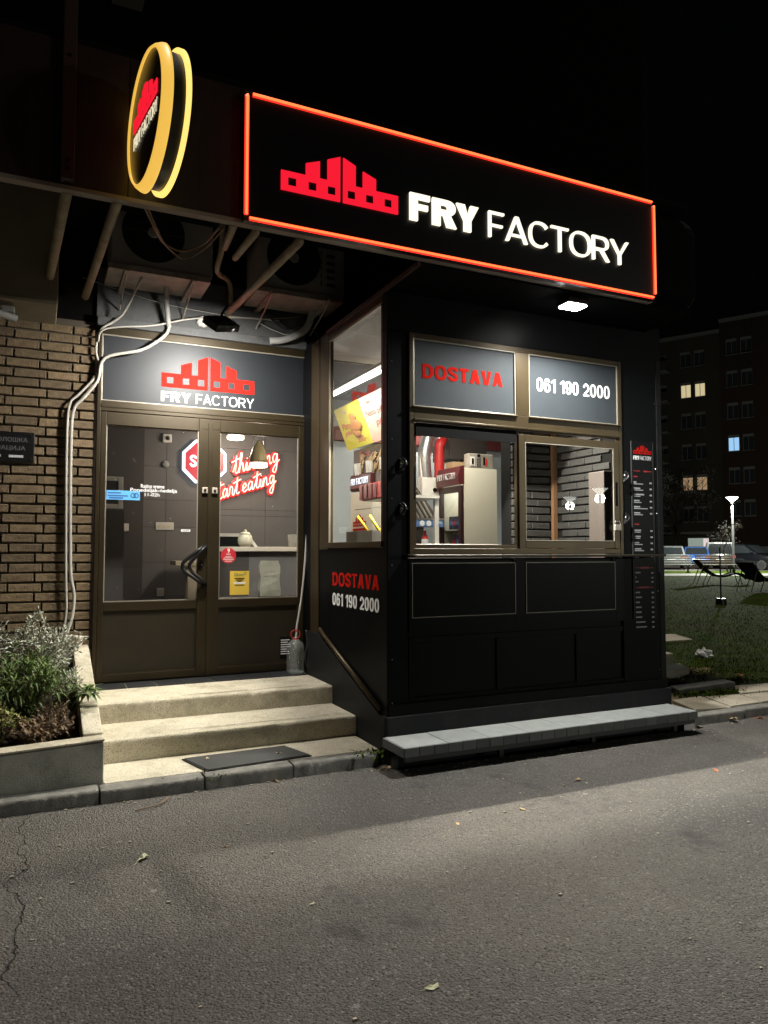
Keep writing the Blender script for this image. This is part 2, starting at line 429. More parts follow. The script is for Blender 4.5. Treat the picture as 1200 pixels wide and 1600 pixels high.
# own grotesque capitals and digits (cap height 1), drawn as outlines with holes
GW = {'F': .58, 'R': .68, 'Y': .70, 'A': .72, 'C': .76, 'T': .64, 'O': .80, 'D': .72, 'S': .68, 'V': .70, 'P': .64, '0': .58, '1': .38, '2': .57, '6': .58, '9': .58, ' ': .26}
def _sup(cx, cy, rx, ry, a0, a1, n=26, e=2.35):
    out = []
    for k in range(n + 1):
        a = R(a0 + (a1 - a0) * k / n); c, s_ = math.cos(a), math.sin(a)
        out.append((cx + rx * math.copysign(abs(c) ** (2 / e), c), cy + ry * math.copysign(abs(s_) ** (2 / e), s_)))
    return out
def _stroke(P, s):
    P = [Vector((p[0], p[1], 0)) for p in P]; L = []; Rr = []
    for i, p in enumerate(P):
        t = (P[min(i + 1, len(P) - 1)] - P[max(i - 1, 0)]).normalized(); n = Vector((-t.y, t.x, 0)) * (s / 2)
        L.append((p.x + n.x, p.y + n.y)); Rr.append((p.x - n.x, p.y - n.y))
    return ('strip', L, Rr)
def glyph_pieces(ch, s, w):
    sv = s * .86      # horizontals a little thinner
    if ch == 'F': return [([(0, 0), (s, 0), (s, .43), (w * .9, .43), (w * .9, .43 + sv), (s, .43 + sv), (s, 1 - sv), (w, 1 - sv), (w, 1), (0, 1)], [])]
    if ch == 'T': return [([(w / 2 - s / 2, 0), (w / 2 + s / 2, 0), (w / 2 + s / 2, 1 - sv), (w, 1 - sv), (w, 1), (0, 1), (0, 1 - sv), (w / 2 - s / 2, 1 - sv)], [])]
    if ch == 'Y': return [([(w / 2 - s / 2, 0), (w / 2 + s / 2, 0), (w / 2 + s / 2, .40), (w, 1), (w - s * 1.15, 1), (w / 2, .40 + s * .85), (s * 1.15, 1), (0, 1), (w / 2 - s / 2, .40)], [])]
    if ch == 'V': return [([(w / 2 - s * .58, 0), (w / 2 + s * .58, 0), (w, 1), (w - s * 1.1, 1), (w / 2, s * 1.05), (s * 1.1, 1), (0, 1)], [])]
    if ch == 'A':
        k = 1 / (w / 2 - .58 * s); x0 = 1.1 * s; yi = (w / 2 - x0) * k; cb = .22; ct = cb + sv * .95
        X = lambda y: x0 + y / k
        hole = [(X(ct), ct), (w - X(ct), ct), (w / 2, yi)] if yi > ct + .03 else None
        return [([(0, 0), (x0, 0), (X(cb), cb), (w - X(cb), cb), (w - x0, 0), (w, 0), (w / 2 + .58 * s, 1), (w / 2 - .58 * s, 1)], [hole] if hole else [])]
    if ch in 'O0': return [(_sup(w / 2, .5, w / 2, .512, 0, 354, 46), [_sup(w / 2, .5, w / 2 - s, .512 - sv, 0, 354, 46)])]
    if ch == 'C': return [(_sup(w / 2, .5, w / 2, .512, 38, 322, 40) + _sup(w / 2, .5, w / 2 - s, .512 - sv, 326, 34, 40), [])]
    if ch == 'D': return [([(0, 0)] + _sup(w * .42, .5, w * .58, .5, -90, 90, 26) + [(0, 1)], [[(s, sv)] + _sup(w * .42, .5, w * .58 - s, .5 - sv, -90, 90, 26) + [(s, 1 - sv)]])]
    if ch in 'RP':
        bow = _sup(w * .55, .715, w * .41, .285, -90, 90, 18); hole = [(s, .43 + sv)] + _sup(w * .53, .715, w * .43 - s, .285 - sv, -90, 90, 14) + [(s, 1 - sv)]
        if ch == 'P': return [([(0, 0), (s, 0), (s, .43)] + bow + [(0, 1)], [hole])]
        return [([(0, 0), (s, 0), (s, .41), (w * .46, .41), (w - 1.2 * s, 0), (w, 0), (w * .55 + s * .62, .43)] + [q for q in bow if q[1] > .45] + [(0, 1)], [hole])]
    if ch == 'S':
        h = s / 2; c = catmull([(h * .7, .30), (h + .03, .17), (w * .5, sv / 2 - .01), (w - h - .02, .17), (w - h, .29), (w * .72, .43), (w * .30, .57), (h, .71), (h + .02, .84), (w * .5, 1.01 - sv / 2), (w - h - .03, .85), (w - h * .8, .71)], 7)
        return [(_stroke([(p.x, p.y) for p in [Vector((*q, 0)) if not isinstance(q, Vector) else q for q in c]], s * .95), [])]
    if ch == '1': return [([(w - s, 0), (w, 0), (w, 1), (w - s * .8, 1), (0, .84), (0, .84 - sv), (w - s, .86 - s * .35)], [])]
    if ch == '2':
        h = s / 2; c = catmull([(h, .66), (h + .02, .80), (w * .48, 1.01 - sv / 2), (w - h, .74), (w * .78, .48), (w * .36, .24), (h * 1.5, sv * .7)], 7)
        return [(_stroke([(p.x, p.y) for p in c], s * .95), []), ([(0, 0), (w, 0), (w, sv), (0, sv)], [])]
    if ch in '69':
        h = s / 2; ring = _sup(w / 2, .32, w / 2, .335, 0, 354, 40); hole = _sup(w / 2, .32, w / 2 - s, .335 - sv, 0, 354, 40)
        st_ = _sup(w / 2, .5, w / 2, .512, 36, 196, 30) + _sup(w / 2, .5, w / 2 - s, .512 - sv, 196, 32, 30)
        if ch == '9': f = lambda q: [(w - x, 1 - y) for x, y in q]; return [(f(ring), [f(hole)]), (f(st_), [])]
        return [(ring, [hole]), (st_, [])]
    return []
def gtext(name, txt, m, parent, M, wd, h, s=.2, depth=.002, gap=.09):
    bm_ = bmesh.new(); cx = 0.; tot = sum(GW[c] for c in txt) + gap * (len(txt) - 1); k = wd / tot
    # stroke is measured in cap heights; correct for the horizontal stretch
    for ch in txt:
        for pi, (outer, holes) in enumerate(glyph_pieces(ch, s, GW[ch])):
            if outer[0] == 'strip':
                dz = depth * (1 - .06 * pi); V = []
                for a_, b2 in zip(outer[1], outer[2]):
                    V.append([bm_.verts.new(M @ Vector(((cx + q[0]) * k, q[1] * h, zq))) for q, zq in ((a_, 0), (a_, dz), (b2, dz), (b2, 0))])
                for A_, B_ in zip(V, V[1:]):
                    for e_ in range(3): bm_.faces.new((A_[e_], B_[e_], B_[e_ + 1], A_[e_ + 1]))
                bm_.faces.new(V[0]); bm_.faces.new(V[-1][::-1]); continue
            c = bpy.data.curves.new('g', 'CURVE'); c.dimensions = '2D'; c.fill_mode = 'BOTH'; c.extrude = .5
            for lp in [outer] + holes:
                sp = c.splines.new('POLY'); sp.points.add(len(lp) - 1); sp.use_cyclic_u = True
                for q, pt_ in zip(sp.points, lp): q.co = (pt_[0], pt_[1], 0, 1)
            to = bpy.data.objects.new('tmp', c); me = bpy.data.meshes.new_from_object(to); bpy.data.objects.remove(to); bpy.data.curves.remove(c)
            dz = depth * (1 - .06 * pi)
            for v in me.vertices: v.co = M @ Vector(((cx + v.co.x) * k, v.co.y * h, (v.co.z + .5) * dz))
            bm_.from_mesh(me); bpy.data.meshes.remove(me)
        cx += GW[ch] + gap
    me = bpy.data.meshes.new(name); bm_.to_mesh(me); bm_.free()
    return link(name, me, m, parent)
def catmull(P, n=6):
    P = [Vector(p) for p in P]; out = []
    for i in range(len(P) - 1):
        a = P[max(i - 1, 0)]; b = P[i]; c = P[i + 1]; d = P[min(i + 2, len(P) - 1)]
        for k in range(n):
            t = k / n
            out.append(.5 * ((2 * b) + (c - a) * t + (2 * a - 5 * b + 4 * c - d) * t * t + (3 * b - a - 3 * c + d) * t ** 3))
    out.append(P[-1]); return out
def area(name, loc, direction, sx, sy, power, color=(1, 1, 1), parent=None, spread=180):
    l = bpy.data.lights.new(name, 'AREA'); l.shape = 'RECTANGLE'; l.size = sx; l.size_y = sy; l.energy = power; l.color = color; l.spread = R(spread)
    o = bpy.data.objects.new(name, l); COL.objects.link(o); o.location = loc
    o.rotation_euler = Vector(direction).to_track_quat('-Z', 'Y').to_euler()
    if parent is not None: o.parent = parent; o.matrix_parent_inverse = Matrix.Translation(-WL.get(parent.name, Vector((0, 0, 0))))
    return o
def point(name, loc, power, color=(1, 1, 1), r=.05, parent=None):
    l = bpy.data.lights.new(name, 'POINT'); l.energy = power; l.color = color; l.shadow_soft_size = r
    o = bpy.data.objects.new(name, l); COL.objects.link(o); o.location = loc
    if parent is not None: o.parent = parent; o.matrix_parent_inverse = Matrix.Translation(-WL.get(parent.name, Vector((0, 0, 0))))
    return o

# ================================================================ GROUND
def depth_of(x, y): return .4258 * x + .9048 * y
def gz(x, y): return .085 + .0076 * max(0., depth_of(x, y) - 8.5)
mb = MB()
mb.quad((-70, -60, 0), (2.34, -60, 0), (2.34, 4.93, 0), (-70, 4.93, 0))
mb.quad((5.36, -60, 0), (90, -60, 0), (90, 4.86, 0), (5.36, 4.86, 0))
mb.quad((2.34, -60, 0), (5.36, -60, 0), (5.36, 4.4, 0), (2.34, 4.4, 0))
N = 60; ed = []
for i in range(N + 1):
    x = 2.34 + 3.02 * i / N
    ed.append((x, 4.755 + random.uniform(-.012, .012) + .02 * math.sin(x * 3.1)))
for i in range(N):
    a, b_ = ed[i], ed[i + 1]
    mb.quad((a[0], 4.4, 0), (b_[0], 4.4, 0), (b_[0], b_[1], 0), (a[0], a[1], 0))
    mb.quad((a[0], a[1], 0), (b_[0], b_[1], 0), (b_[0], b_[1] + .02, -.22), (a[0], a[1] + .02, -.22))
road = struct(obj('asphalt_road', mb, 'asphalt'))
pit = struct(obj('drain_ditch', MB().box(2.3, 5.4, 4.70, 5.3, -.3, -.2), 'pit'))
# kerb stones
kerb = bpy.data.objects.new('kerb', None); COL.objects.link(kerb); struct(kerb)
KERBS = []
xs = [-2.15, -1.5, -.86, -.25, .38, 1.02, 1.625, 2.27]
for i in range(7):
    dy = random.uniform(-.008, .008) - (.04 if i < 3 else 0)
    KERBS.append((xs[i] + .006, xs[i + 1] - .006, 4.905 + dy, 5.035, -.1, .088 + random.uniform(-.006, .004)))
xs = [5.33, 5.98, 6.9, 7.85, 8.8, 9.75, 10.7, 11.65, 12.6]
for i in range(8):
    x0 = 4.83 + (xs[i] - 5.3) * .02
    obj('kerb_stone', MB().box(xs[i] + .006, xs[i + 1] - .006, x0, x0 + .13, -.1, .085 + random.uniform(-.004, .004), bev=.014, seg=3), 'kerb_stone', kerb)
# lawn sheet out to the horizon, parking lane and footpath behind it
mb = MB(); g = []
us = [5.12, 5.5, 6, 7, 8, 10, 13, 17, 22, 28, 35, 45, 60, 80, 120, 200]; vs_ = [4.97, 5.3, 6, 7, 8.5, 10, 13, 17, 22, 28, 35, 45, 60, 80, 120, 200]
for x in us: g.append([mb.b.verts.new((x, y, gz(x, y) - (.03 if y < 6.5 and x < 7.5 else 0))) for y in vs_])
for i in range(len(us) - 1):
    for j in range(len(vs_) - 1): mb.b.faces.new((g[i][j], g[i + 1][j], g[i + 1][j + 1], g[i][j + 1]))
struct(obj('lawn', mb, 'lawn'))
def strip(name, m, d0, d1, lift, lat0=-10, lat1=60):
    mb = MB(); n = 14
    def P(d, a): x = .4258 * d + .9048 * a; y = .9048 * d - .4258 * a; return Vector((x, y, gz(x, y) + lift))
    for i in range(n):
        a0 = lat0 + (lat1 - lat0) * i / n; a1 = lat0 + (lat1 - lat0) * (i + 1) / n
        mb.quad(P(d0, a0), P(d0, a1), P(d1, a1), P(d1, a0))
    return struct(obj(name, mb, m))
strip('footpath', 'path', 37.6, 40.6, .02, 8, 60)
strip('parking_lane', 'asphalt', 45.5, 62, .02, 8, 60)
# grass blades near the kiosk
mb = MB()
for i in range(15000):
    x = 5.9 + random.random() ** 1.4 * 9; y = 4.98 + random.random() ** 1.2 * 8
    z = gz(x, y) - .01; h = random.uniform(.015, .05) * (1.3 if random.random() < .1 else 1); a = random.random() * 6.28; r = random.uniform(.002, .005)
    if x < 7.5 and y < 5.75 + (7.5 - x) * .3 and random.random() < .93: continue
    dx, dy = math.cos(a) * r, math.sin(a) * r; lx, ly = random.uniform(-.03, .03), random.uniform(-.03, .03)
    mb.b.faces.new([mb.b.verts.new(q) for q in ((x - dx, y - dy, z), (x + dx, y + dy, z), (x + lx, y + ly, z + h))])
for i in range(14000):
    d_ = 9 + random.random() ** 1.3 * 30; a_ = d_ * random.uniform(.36, .56)
    x = .4258 * d_ + .9048 * a_; y = .9048 * d_ - .4258 * a_; z = gz(x, y) - .01; h = random.uniform(.02, .05); s_ = random.uniform(.004, .012); t_ = random.random() * 6.28
    dx, dy = math.cos(t_) * s_, math.sin(t_) * s_
    mb.b.faces.new([mb.b.verts.new(q) for q in ((x - dx, y - dy, z), (x + dx, y + dy, z), (x + random.uniform(-.04, .04), y + random.uniform(-.04, .04), z + h))])
go = obj('grass', mb, 'grass'); go['kind'] = 'stuff'; go['label'] = 'short green grass blades growing on the dark lawn'

# ================================================================ MAIN BUILDING
bld = thing('brick_building', 'brown brick building with dark upper wall behind the takeaway kiosk', 'building', (-.6, 7.1, .1))
obj('mortar_backing', MB().box(-3.2, .425, 6.965, 7.2, 0, 3.6), 'mortar', bld)
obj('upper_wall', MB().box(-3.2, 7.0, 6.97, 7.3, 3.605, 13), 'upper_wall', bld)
box('plaster_band', 'dark_plaster', bld, .43, 2.38, 6.93, 7.2, 3.52, 4.1)
box('plaster_lip', 'dark_plaster', bld, .43, 2.38, 6.86, 6.927, 3.56, 3.64, bev=.008)
box('upper_ledge', 'ac_white', bld, .5, .77, 6.6, 6.96, 6.60, 6.75)
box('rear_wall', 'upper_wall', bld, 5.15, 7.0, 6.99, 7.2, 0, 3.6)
bm_src = [MB().box(-.125, .125, -.02, .02, -.0335, .0335, bev=.005, seg=1).mesh('brick') for _ in range(3)]
for me in bm_src:
    for v in me.vertices: v.co += Vector((random.uniform(-.003, .003), random.uniform(-.003, .003), random.uniform(-.002, .002)))
halfm = MB().box(-.06, .06, -.02, .02, -.0335, .0335, bev=.005, seg=1).mesh('brick')
endm = MB().box(-.09, .09, -.02, .02, -.0335, .0335, bev=.005, seg=1).mesh('brick')
cz = .745; row = 0
while cz < 3.58:
    # running bond left field, with a stretcher/header column at the corner by the door
    x = .425 - (.18 if row % 2 else .12)
    o = link('brick', endm if row % 2 else halfm, 'brick', bld); o.location = Vector((.425 - (.09 if row % 2 else .06), 6.95 + random.uniform(-.004, .003), cz)) - WL[bld.name]
    o.matrix_parent_inverse = Matrix()
    x -= .012
    while x > -.75:
        o = link('brick', random.choice(bm_src), 'brick', bld)
        o.location = Vector((x - .125, 6.95 + random.uniform(-.004, .004), cz + random.uniform(-.0015, .0015))) - WL[bld.name]; o.matrix_parent_inverse = Matrix()
        o.rotation_euler = (0, random.uniform(-.006, .006), 0)
        x -= .262
    cz += .0835; row += 1
# beige box high on the left
sb = thing('shutter_box', 'beige roller shutter box above the brick wall at upper left', 'shutter box', (-.7, 6.6, 3.52))
box('casing', 'beige', sb, -1.6, .10, 6.3, 6.96, 3.53, 4.7, bev=.01)
box('bottom_strip', 'beige', sb, -1.6, .09, 6.28, 6.34, 3.50, 3.527)
sc_ = thing('wall_camera', 'small grey camera mounted under the beige box at far left', 'camera', (-.26, 6.5, 3.4))
box('mount', 'cable_grey', sc_, -.31, -.21, 6.45, 6.55, 3.45, 3.5, bev=.01)
obj('body', MB().tube([(-.34, 6.40, 3.42), (-.20, 6.48, 3.41)], .03, 10), 'cable_grey', sc_)
# plaque
pl = thing('wall_plaque', 'dark metal plaque with worn Cyrillic letters on the brick wall', 'plaque', (-.2, 6.92, 2.3))
box('plate', 'black_metal', pl, -.55, -.045, 6.905, 6.925, 2.305, 2.565, bev=.006)
for x in (-.075,): 
    for z in (2.335, 2.535): obj('screw', MB().lathe([(.009, 0), (.007, .006)], FRONT(x, 6.904, z), 10), 'chrome', pl)
text('lettering', 'ДИЈЕТОЛОШКА', 'faint_print', pl, FRONT(-.50, 6.904, 2.47), .40, .045, .01)
text('lettering', 'ОРДИНАЦИЈА', 'faint_print', pl, FRONT(-.50, 6.904, 2.40), .385, .045, .01)
box('name_strip', 'grey_print', pl, -.24, -.13, 6.900, 6.904, 2.345, 2.365)
box('name_strip', 'grey_print', pl, -.42, -.30, 6.900, 6.904, 2.345, 2.365)

# ================================================================ STEPS
st = thing('entrance_steps', 'cream stone entrance steps leading up to the brown glass door', 'steps', (1.4, 5.8, 0))
def slab(name, x0, x1, y0, y1, z0, z1, m='terrazzo', bev=.012, parent=st):
    return obj(name, MB().box(x0, x1, y0, y1, z0, z1, bev=bev, seg=3), m, parent)
slab('landing', .414, 2.33, 5.04, 5.52, -.05, .086, bev=.006)
def worn(name, x0, x1, y0, y1, z0, z1, m, parent, seed=0, nose=.016, n=90, chip=.012, end=.004):
    # a long stone with a worn, chipped front nosing
    rn = random.Random(seed); mb = MB(); rows_ = []
    ch = 0.
    for i in range(n + 1):
        x = x0 + (x1 - x0) * i / n
        ch = max(0., ch * .55 + (rn.uniform(.3, 1) * chip if rn.random() < .07 else 0))
        j = rn.gauss(0, .0008); e = end if i in (0, n) else 0
        r_ = nose + ch
        pr = [(y0 + j, z0), (y0 + j, z1 - r_ - .01), (y0 + j + .0015 + ch * .2, z1 - r_), (y0 + r_ * .3 + j, z1 - r_ * .3 - ch * .2), (y0 + r_, z1 - e), (y1, z1 - e), (y1, z0)]
        rows_.append([mb.b.verts.new((x, q[0], q[1])) for q in pr])
    for a_, b2 in zip(rows_, rows_[1:]):
        for k in range(7): mb.b.faces.new((a_[k], b2[k], b2[(k + 1) % 7], a_[(k + 1) % 7]))
    mb.b.faces.new(rows_[0]); mb.b.faces.new(rows_[-1][::-1])
    bmesh.ops.recalc_face_normals(mb.b, faces=mb.b.faces[:])
    return smooth_angle(obj(name, mb, m, parent), 50)
worn('step', .43, 2.335, 5.488, 6.05, -.02, .243, 'terrazzo', st, 1)
worn('step', .43, 2.352, 6.017, 6.92, 0, .392, 'terrazzo', st, 2)
rg = random.Random(11)
for zt, yy in ((.2432, (5.56, 5.585, 5.60)), (.3922, (6.10, 6.125, 6.14))):       # worn anti-slip grooves near the tread fronts
    for y_ in yy:
        xa = rg.uniform(.95, 1.3)
        while xa < 2.1:
            xb = min(xa + rg.uniform(.15, .6), 2.2); box('groove', 'mortar', st, xa, xb, y_, y_ + .0035, zt - .002, zt + .0006); xa = xb + rg.uniform(.03, .2)
for i in range(8):
    x0 = .47 + i * .247
    box('tile', 'tile', st, x0 + .002, min(x0 + .245, 2.33) - .002, 6.63, 6.93, .385, .397, bev=.002)
for i_, kk in enumerate(KERBS): worn('kerb_stone', *kk, 'kerb_stone', kerb, 20 + i_, .018, 40, .02)
dm = thing('door_mat', 'black ribbed rubber mat lying at the foot of the steps', 'mat', (1.38, 5.19, .09))
DM = FR((1.05, 5.00, .088), (.76, -.06 + .065, 0), (-.10, .36, 0)); DM = FR((1.05, 5.00, .0885), (1, 0.0, 0), (0, 1, 0))
obj('base', MB().prism([(0, 0), (.76, .06), (.66, .39), (-.10, .36)], DM, .006), 'rubber', dm)
mb = MB()
for i in range(17):
    t = (i + .7) / 17.6
    a = Vector((1.05 - .10 * t + .01, 5.00 + .36 * t, .099)); b_ = Vector((1.81 - .10 * t - .01, 5.06 + .33 * t, .099))
    mb.tube([a, b_], .0045, 5)
obj('ribs', mb, 'rubber_rib', dm)

# ================================================================ PLANTER
pt = thing('planter', 'long concrete planter box with cream sloping rim beside the steps', 'planter', (-.3, 5.9, 0))
SX = FR((.29, 0, 0), (0, 1, 0), (0, 0, 1))        # yz polygon extruded along +x
obj('side_wall', MB().prism([(5.194, .02), (6.93, .02), (6.93, .745), (6.80, .74), (5.194, .372)], SX, .122, bev=.006), 'terrazzo', pt)
obj('front_wall', MB().prism([(-2.4, .02), (.411, .02), (.411, .342), (-2.4, .240)], FR((0, 5.19, 0), (1, 0, 0), (0, 0, 1)), .135, bev=.007), 'concrete', pt)
obj('rim', MB().prism([(-2.4, .243), (.413, .345), (.413, .360), (-2.4, .257)], FR((0, 5.192, 0), (1, 0, 0), (0, 0, 1)), .139, bev=.004), 'terrazzo', pt)
obj('back_rim', MB().box(-2.4, .287, 6.80, 6.925, .4, .725, bev=.01), 'concrete', pt)
mb = MB(); g = []
for i in range(25):
    x = -2.4 + 2.69 * i / 24
    g.append([mb.b.verts.new((x, 5.19 + 1.62 * j / 16, .20 + .4 * j / 16 + random.uniform(-.025, .03))) for j in range(17)])
for i in range(24):
    for j in range(16): mb.b.faces.new((g[i][j], g[i + 1][j], g[i + 1][j + 1], g[i][j + 1]))
obj('soil', mb, 'soil', pt, True)
def soilz(y): return .20 + .4 * (y - 5.19) / 1.62
def leaf(mb, p, d, up, L, W, curl=.25, lob=False):
    d = Vector(d).normalized(); s = d.cross(Vector(up))
    s = s.normalized() if s.length > 1e-4 else d.orthogonal().normalized()
    n = s.cross(d)
    v = lambda t, w_, c: mb.b.verts.new(p + d * (L * t) + s * (W * w_) + n * (L * c))
    a = v(0, 0, 0); m1 = v(.45, -.5, .06 * 1 + .03); m2 = v(.45, .5, .09); e = v(1, 0, -curl); mid = v(.5, 0, .04)
    mb.b.faces.new((a, m1, mid)); mb.b.faces.new((a, mid, m2)); mb.b.faces.new((m1, e, mid)); mb.b.faces.new((mid, e, m2))
def rnd(a=1): return Vector((random.uniform(-a, a), random.uniform(-a, a), random.uniform(-a, a)))
def plant(name, label, base, h, spread, nst, nl, L, W, m, kind, lean=(0, 0, 0), stemm='stem', grp=None):
    t = thing(name, label, 'plant', base, grp); lb = MB(); sb_ = MB(); B = Vector(base)
    for i in range(nst):
        a = random.random() * 6.28; rr = math.sqrt(random.random()); tip = B + Vector((math.cos(a) * spread[0] * rr, math.sin(a) * spread[1] * rr, h * random.uniform(.6, 1.05) * (1 - .35 * rr))) + Vector(lean)
        st0 = B + Vector((math.cos(a), math.sin(a), 0)) * random.uniform(0, .06)
        mid = (st0 + tip) / 2 + Vector((0, 0, h * .12)) + rnd(.03)
        P = catmull([st0, mid, tip], 6); sb_.tube(P, [.005 - .0035 * k / (len(P) - 1) for k in range(len(P))], 4)
        for k in range(nl):
            u = random.random() ** .7; q = P[min(int(u * (len(P) - 1)), len(P) - 1)] + rnd(.012)
            td = (P[-1] - P[-3]).normalized()
            if kind == 'silver':
                d = (td * .6 + rnd(.9)).normalized(); ll = L * random.uniform(.6, 1.2)
                for j in range(5):     # lobed leaf: a rib of small fingers
                    f = j / 5; side = 1 if j % 2 else -1
                    sd = d.cross(Vector((0, 0, 1)));
                    leaf(lb, q + d * ll * f, (d + sd * side * .8 * (1 if j < 4 else 0)), rnd(), ll * .42, W * .7, .1)
            elif kind == 'narrow':
                d = (td * .5 + rnd(1.)).normalized(); leaf(lb, q, d, (0, 0, 1), L * random.uniform(.6, 1.3), W, .35)
            else:
                d = (td * .3 + rnd(1.)).normalized(); leaf(lb, q, d, (0, 0, 1), L * random.uniform(.6, 1.3), W * random.uniform(.7, 1.2), .15)
    obj('stems', sb_, stemm, t); obj('foliage', lb, m, t)
    return t
plant('silver_shrub', 'silvery grey leaved shrub at the back of the planter below the cables', (.02, 6.36, .50), .60, (.32, .26), 64, 10, .08, .02, 'leaf_silver', 'silver')
plant('silver_shrub', 'small drooping silver leaved shrub spilling over the planter side wall', (.22, 6.12, .42), .26, (.16, .18), 20, 8, .065, .014, 'leaf_silver', 'silver')
plant('silver_shrub', 'pale silver shrub at the left edge behind the green plant', (-.38, 6.45, .50), .58, (.28, .2), 44, 9, .08, .02, 'leaf_silver', 'silver')
plant('green_shrub', 'bushy plant with narrow bright green leaves in the planter middle', (-.08, 5.84, .36), .54, (.33, .27), 105, 17, .10, .015, 'leaf_green', 'narrow')
plant('green_shrub', 'dark narrow leaved bush at the left frame edge of the planter', (-.52, 5.80, .34), .50, (.28, .26), 44, 14, .105, .018, 'leaf_green', 'narrow')
plant('broadleaf_shrub', 'yellow green round leaved twigs rising at the left against the bricks', (-.36, 6.62, .54), .55, (.24, .1), 16, 10, .05, .04, 'leaf_olive', 'broad')
plant('broadleaf_shrub', 'low yellowing round leaved plant at the planter front left', (-.26, 5.48, .27), .32, (.28, .18), 54, 10, .04, .032, 'leaf_olive', 'broad')
plant('dry_groundcover', 'withered brown ground plant near the planter front corner', (.02, 5.46, .26), .22, (.25, .17), 80, 9, .045, .022, 'leaf_dry', 'broad')
plant('dry_groundcover', 'dry brown twigs below the silver shrub by the side wall', (.12, 5.72, .32), .20, (.14, .2), 36, 8, .045, .014, 'leaf_dry', 'narrow')
# rosette hanging over the side wall
t = thing('rosette_plant', 'single green leaf rosette hanging over the planter side wall', 'plant', (.26, 5.62, .34)); lb = MB()
c0 = Vector((.335, 5.60, .56))
for i in range(34):
    a = i * 2.4; e = random.uniform(-.5, .9); d = Vector((math.cos(a), math.sin(a), e))
    leaf(lb, c0 + d * .012, d, (0, 0, 1), random.uniform(.09, .15), .03, .35)
obj('foliage', lb, 'leaf_green', t); obj('stems', MB().tube(catmull([(.2, 5.66, .3), (.27, 5.63, .46), c0]), .006, 5), 'stem', t)
cu = thing('plastic_cup', 'crumpled clear plastic cup on the planter corner by the door', 'cup', (.30, 6.78, .745))
obj('cup_wall', MB().lathe([(.028, 0), (.030, .01), (.040, .085), (.044, .088), (.044, .094), (.038, .09), (.028, .006)], Matrix.Translation((.325, 6.80, .741)) @ Matrix.Rotation(R(5), 4, 'Y'), 16), 'cup_plastic', cu, True)
# ================================================================ ENTRANCE DOOR (plane Y 6.95)
DY = 6.90
dr = thing('entrance_door', 'brown aluminium double door with glass upper panes and transom sign', 'door', (1.44, 6.95, .395))
def frame_rect(mb, x0, x1, z0, z1, wd, y0, y1, bev=.004):
    mb.box(x0, x0 + wd, y0, y1, z0, z1, bev=bev); mb.box(x1 - wd, x1, y0, y1, z0, z1, bev=bev)
    mb.box(x0 + wd, x1 - wd, y0 + .0012, y1 - .001, z0, z0 + wd, bev=bev); mb.box(x0 + wd, x1 - wd, y0 + .0012, y1 - .001, z1 - wd, z1, bev=bev)
mb = MB()
mb.box(.445, .478, DY, 7.02, .395, 3.56, bev=.004); mb.box(2.395, 2.432, DY, 7.02, .395, 3.56, bev=.004)
mb.box(.478, 2.395, DY + .001, 7.02, 2.80, 2.895, bev=.004); mb.box(.478, 2.395, DY + .001, 7.02, 3.495, 3.56, bev=.004)
mb.box(.478, 2.395, DY - .006, DY + .0005, 2.835, 2.86, bev=.002)
obj('frame', mb, 'bronze_door_shaded', dr)
tp = box('transom_panel', 'transom_blue', dr, .478, 2.395, DY + .035, DY + .05, 2.895, 3.495)
mb = MB(); frame_rect(mb, .478, 2.395, 2.895, 3.495, .009, DY + .012, DY + .034, .002); obj('bead', mb, 'bead', tp)
logo('logo', 'red_print', tp, FRONT(.995, DY + .034, 3.072), .873, .002)
gtext('lettering', 'FRY', 'white_print', tp, FRONT(.995, DY + .034, 2.938), .27, .092, .2, gap=.06)
gtext('lettering', 'FACTORY', 'white_print', tp, FRONT(1.31, DY + .034, 2.938), .555, .092, .11)
for side, (x0, x1, gx0, gx1) in enumerate(((.48, 1.441, .528, 1.339), (1.446, 2.393, 1.540, 2.316))):
    lf = bpy.data.objects.new('door_leaf', None)
    mb = MB(); y0, y1 = DY + .004, DY + .055
    mb.box(x0, gx0, y0, y1, .41, 2.795, bev=.004); mb.box(gx1, x1, y0, y1, .41, 2.795, bev=.004)
    for z0, z1 in ((.41, .475), (1.03, 1.107), (2.68, 2.795)): mb.box(gx0, gx1, y0 + .0015, y1 - .001, z0, z1, bev=.004)
    lf = obj('door_leaf', mb, 'bronze_door_shaded', dr)
    box('glass_pane', 'glass_dirty', lf, gx0, gx1, DY + .03, DY + .036, 1.107, 2.68)
    box('kick_panel', 'bronze_panel', lf, gx0, gx1, DY + .026, DY + .04, .475, 1.03)
    mb = MB(); frame_rect(mb, gx0, gx1, 1.107, 2.68, .008, DY + .018, DY + .028, .001); obj('glazing_bead', mb, 'bead', lf)
    mb = MB(); mb.box(gx0, gx1, DY + .016, DY + .025, .475, .482); mb.box(gx1 - .008, gx1, DY + .016, DY + .025, .482, 1.03); obj('panel_bead', mb, 'bronze_door_shaded', lf)
obj('stile_strip', MB().box(1.425, 1.462, DY - .006, DY + .0035, .41, 2.76, bev=.003), 'bronze_door_shaded', dr)
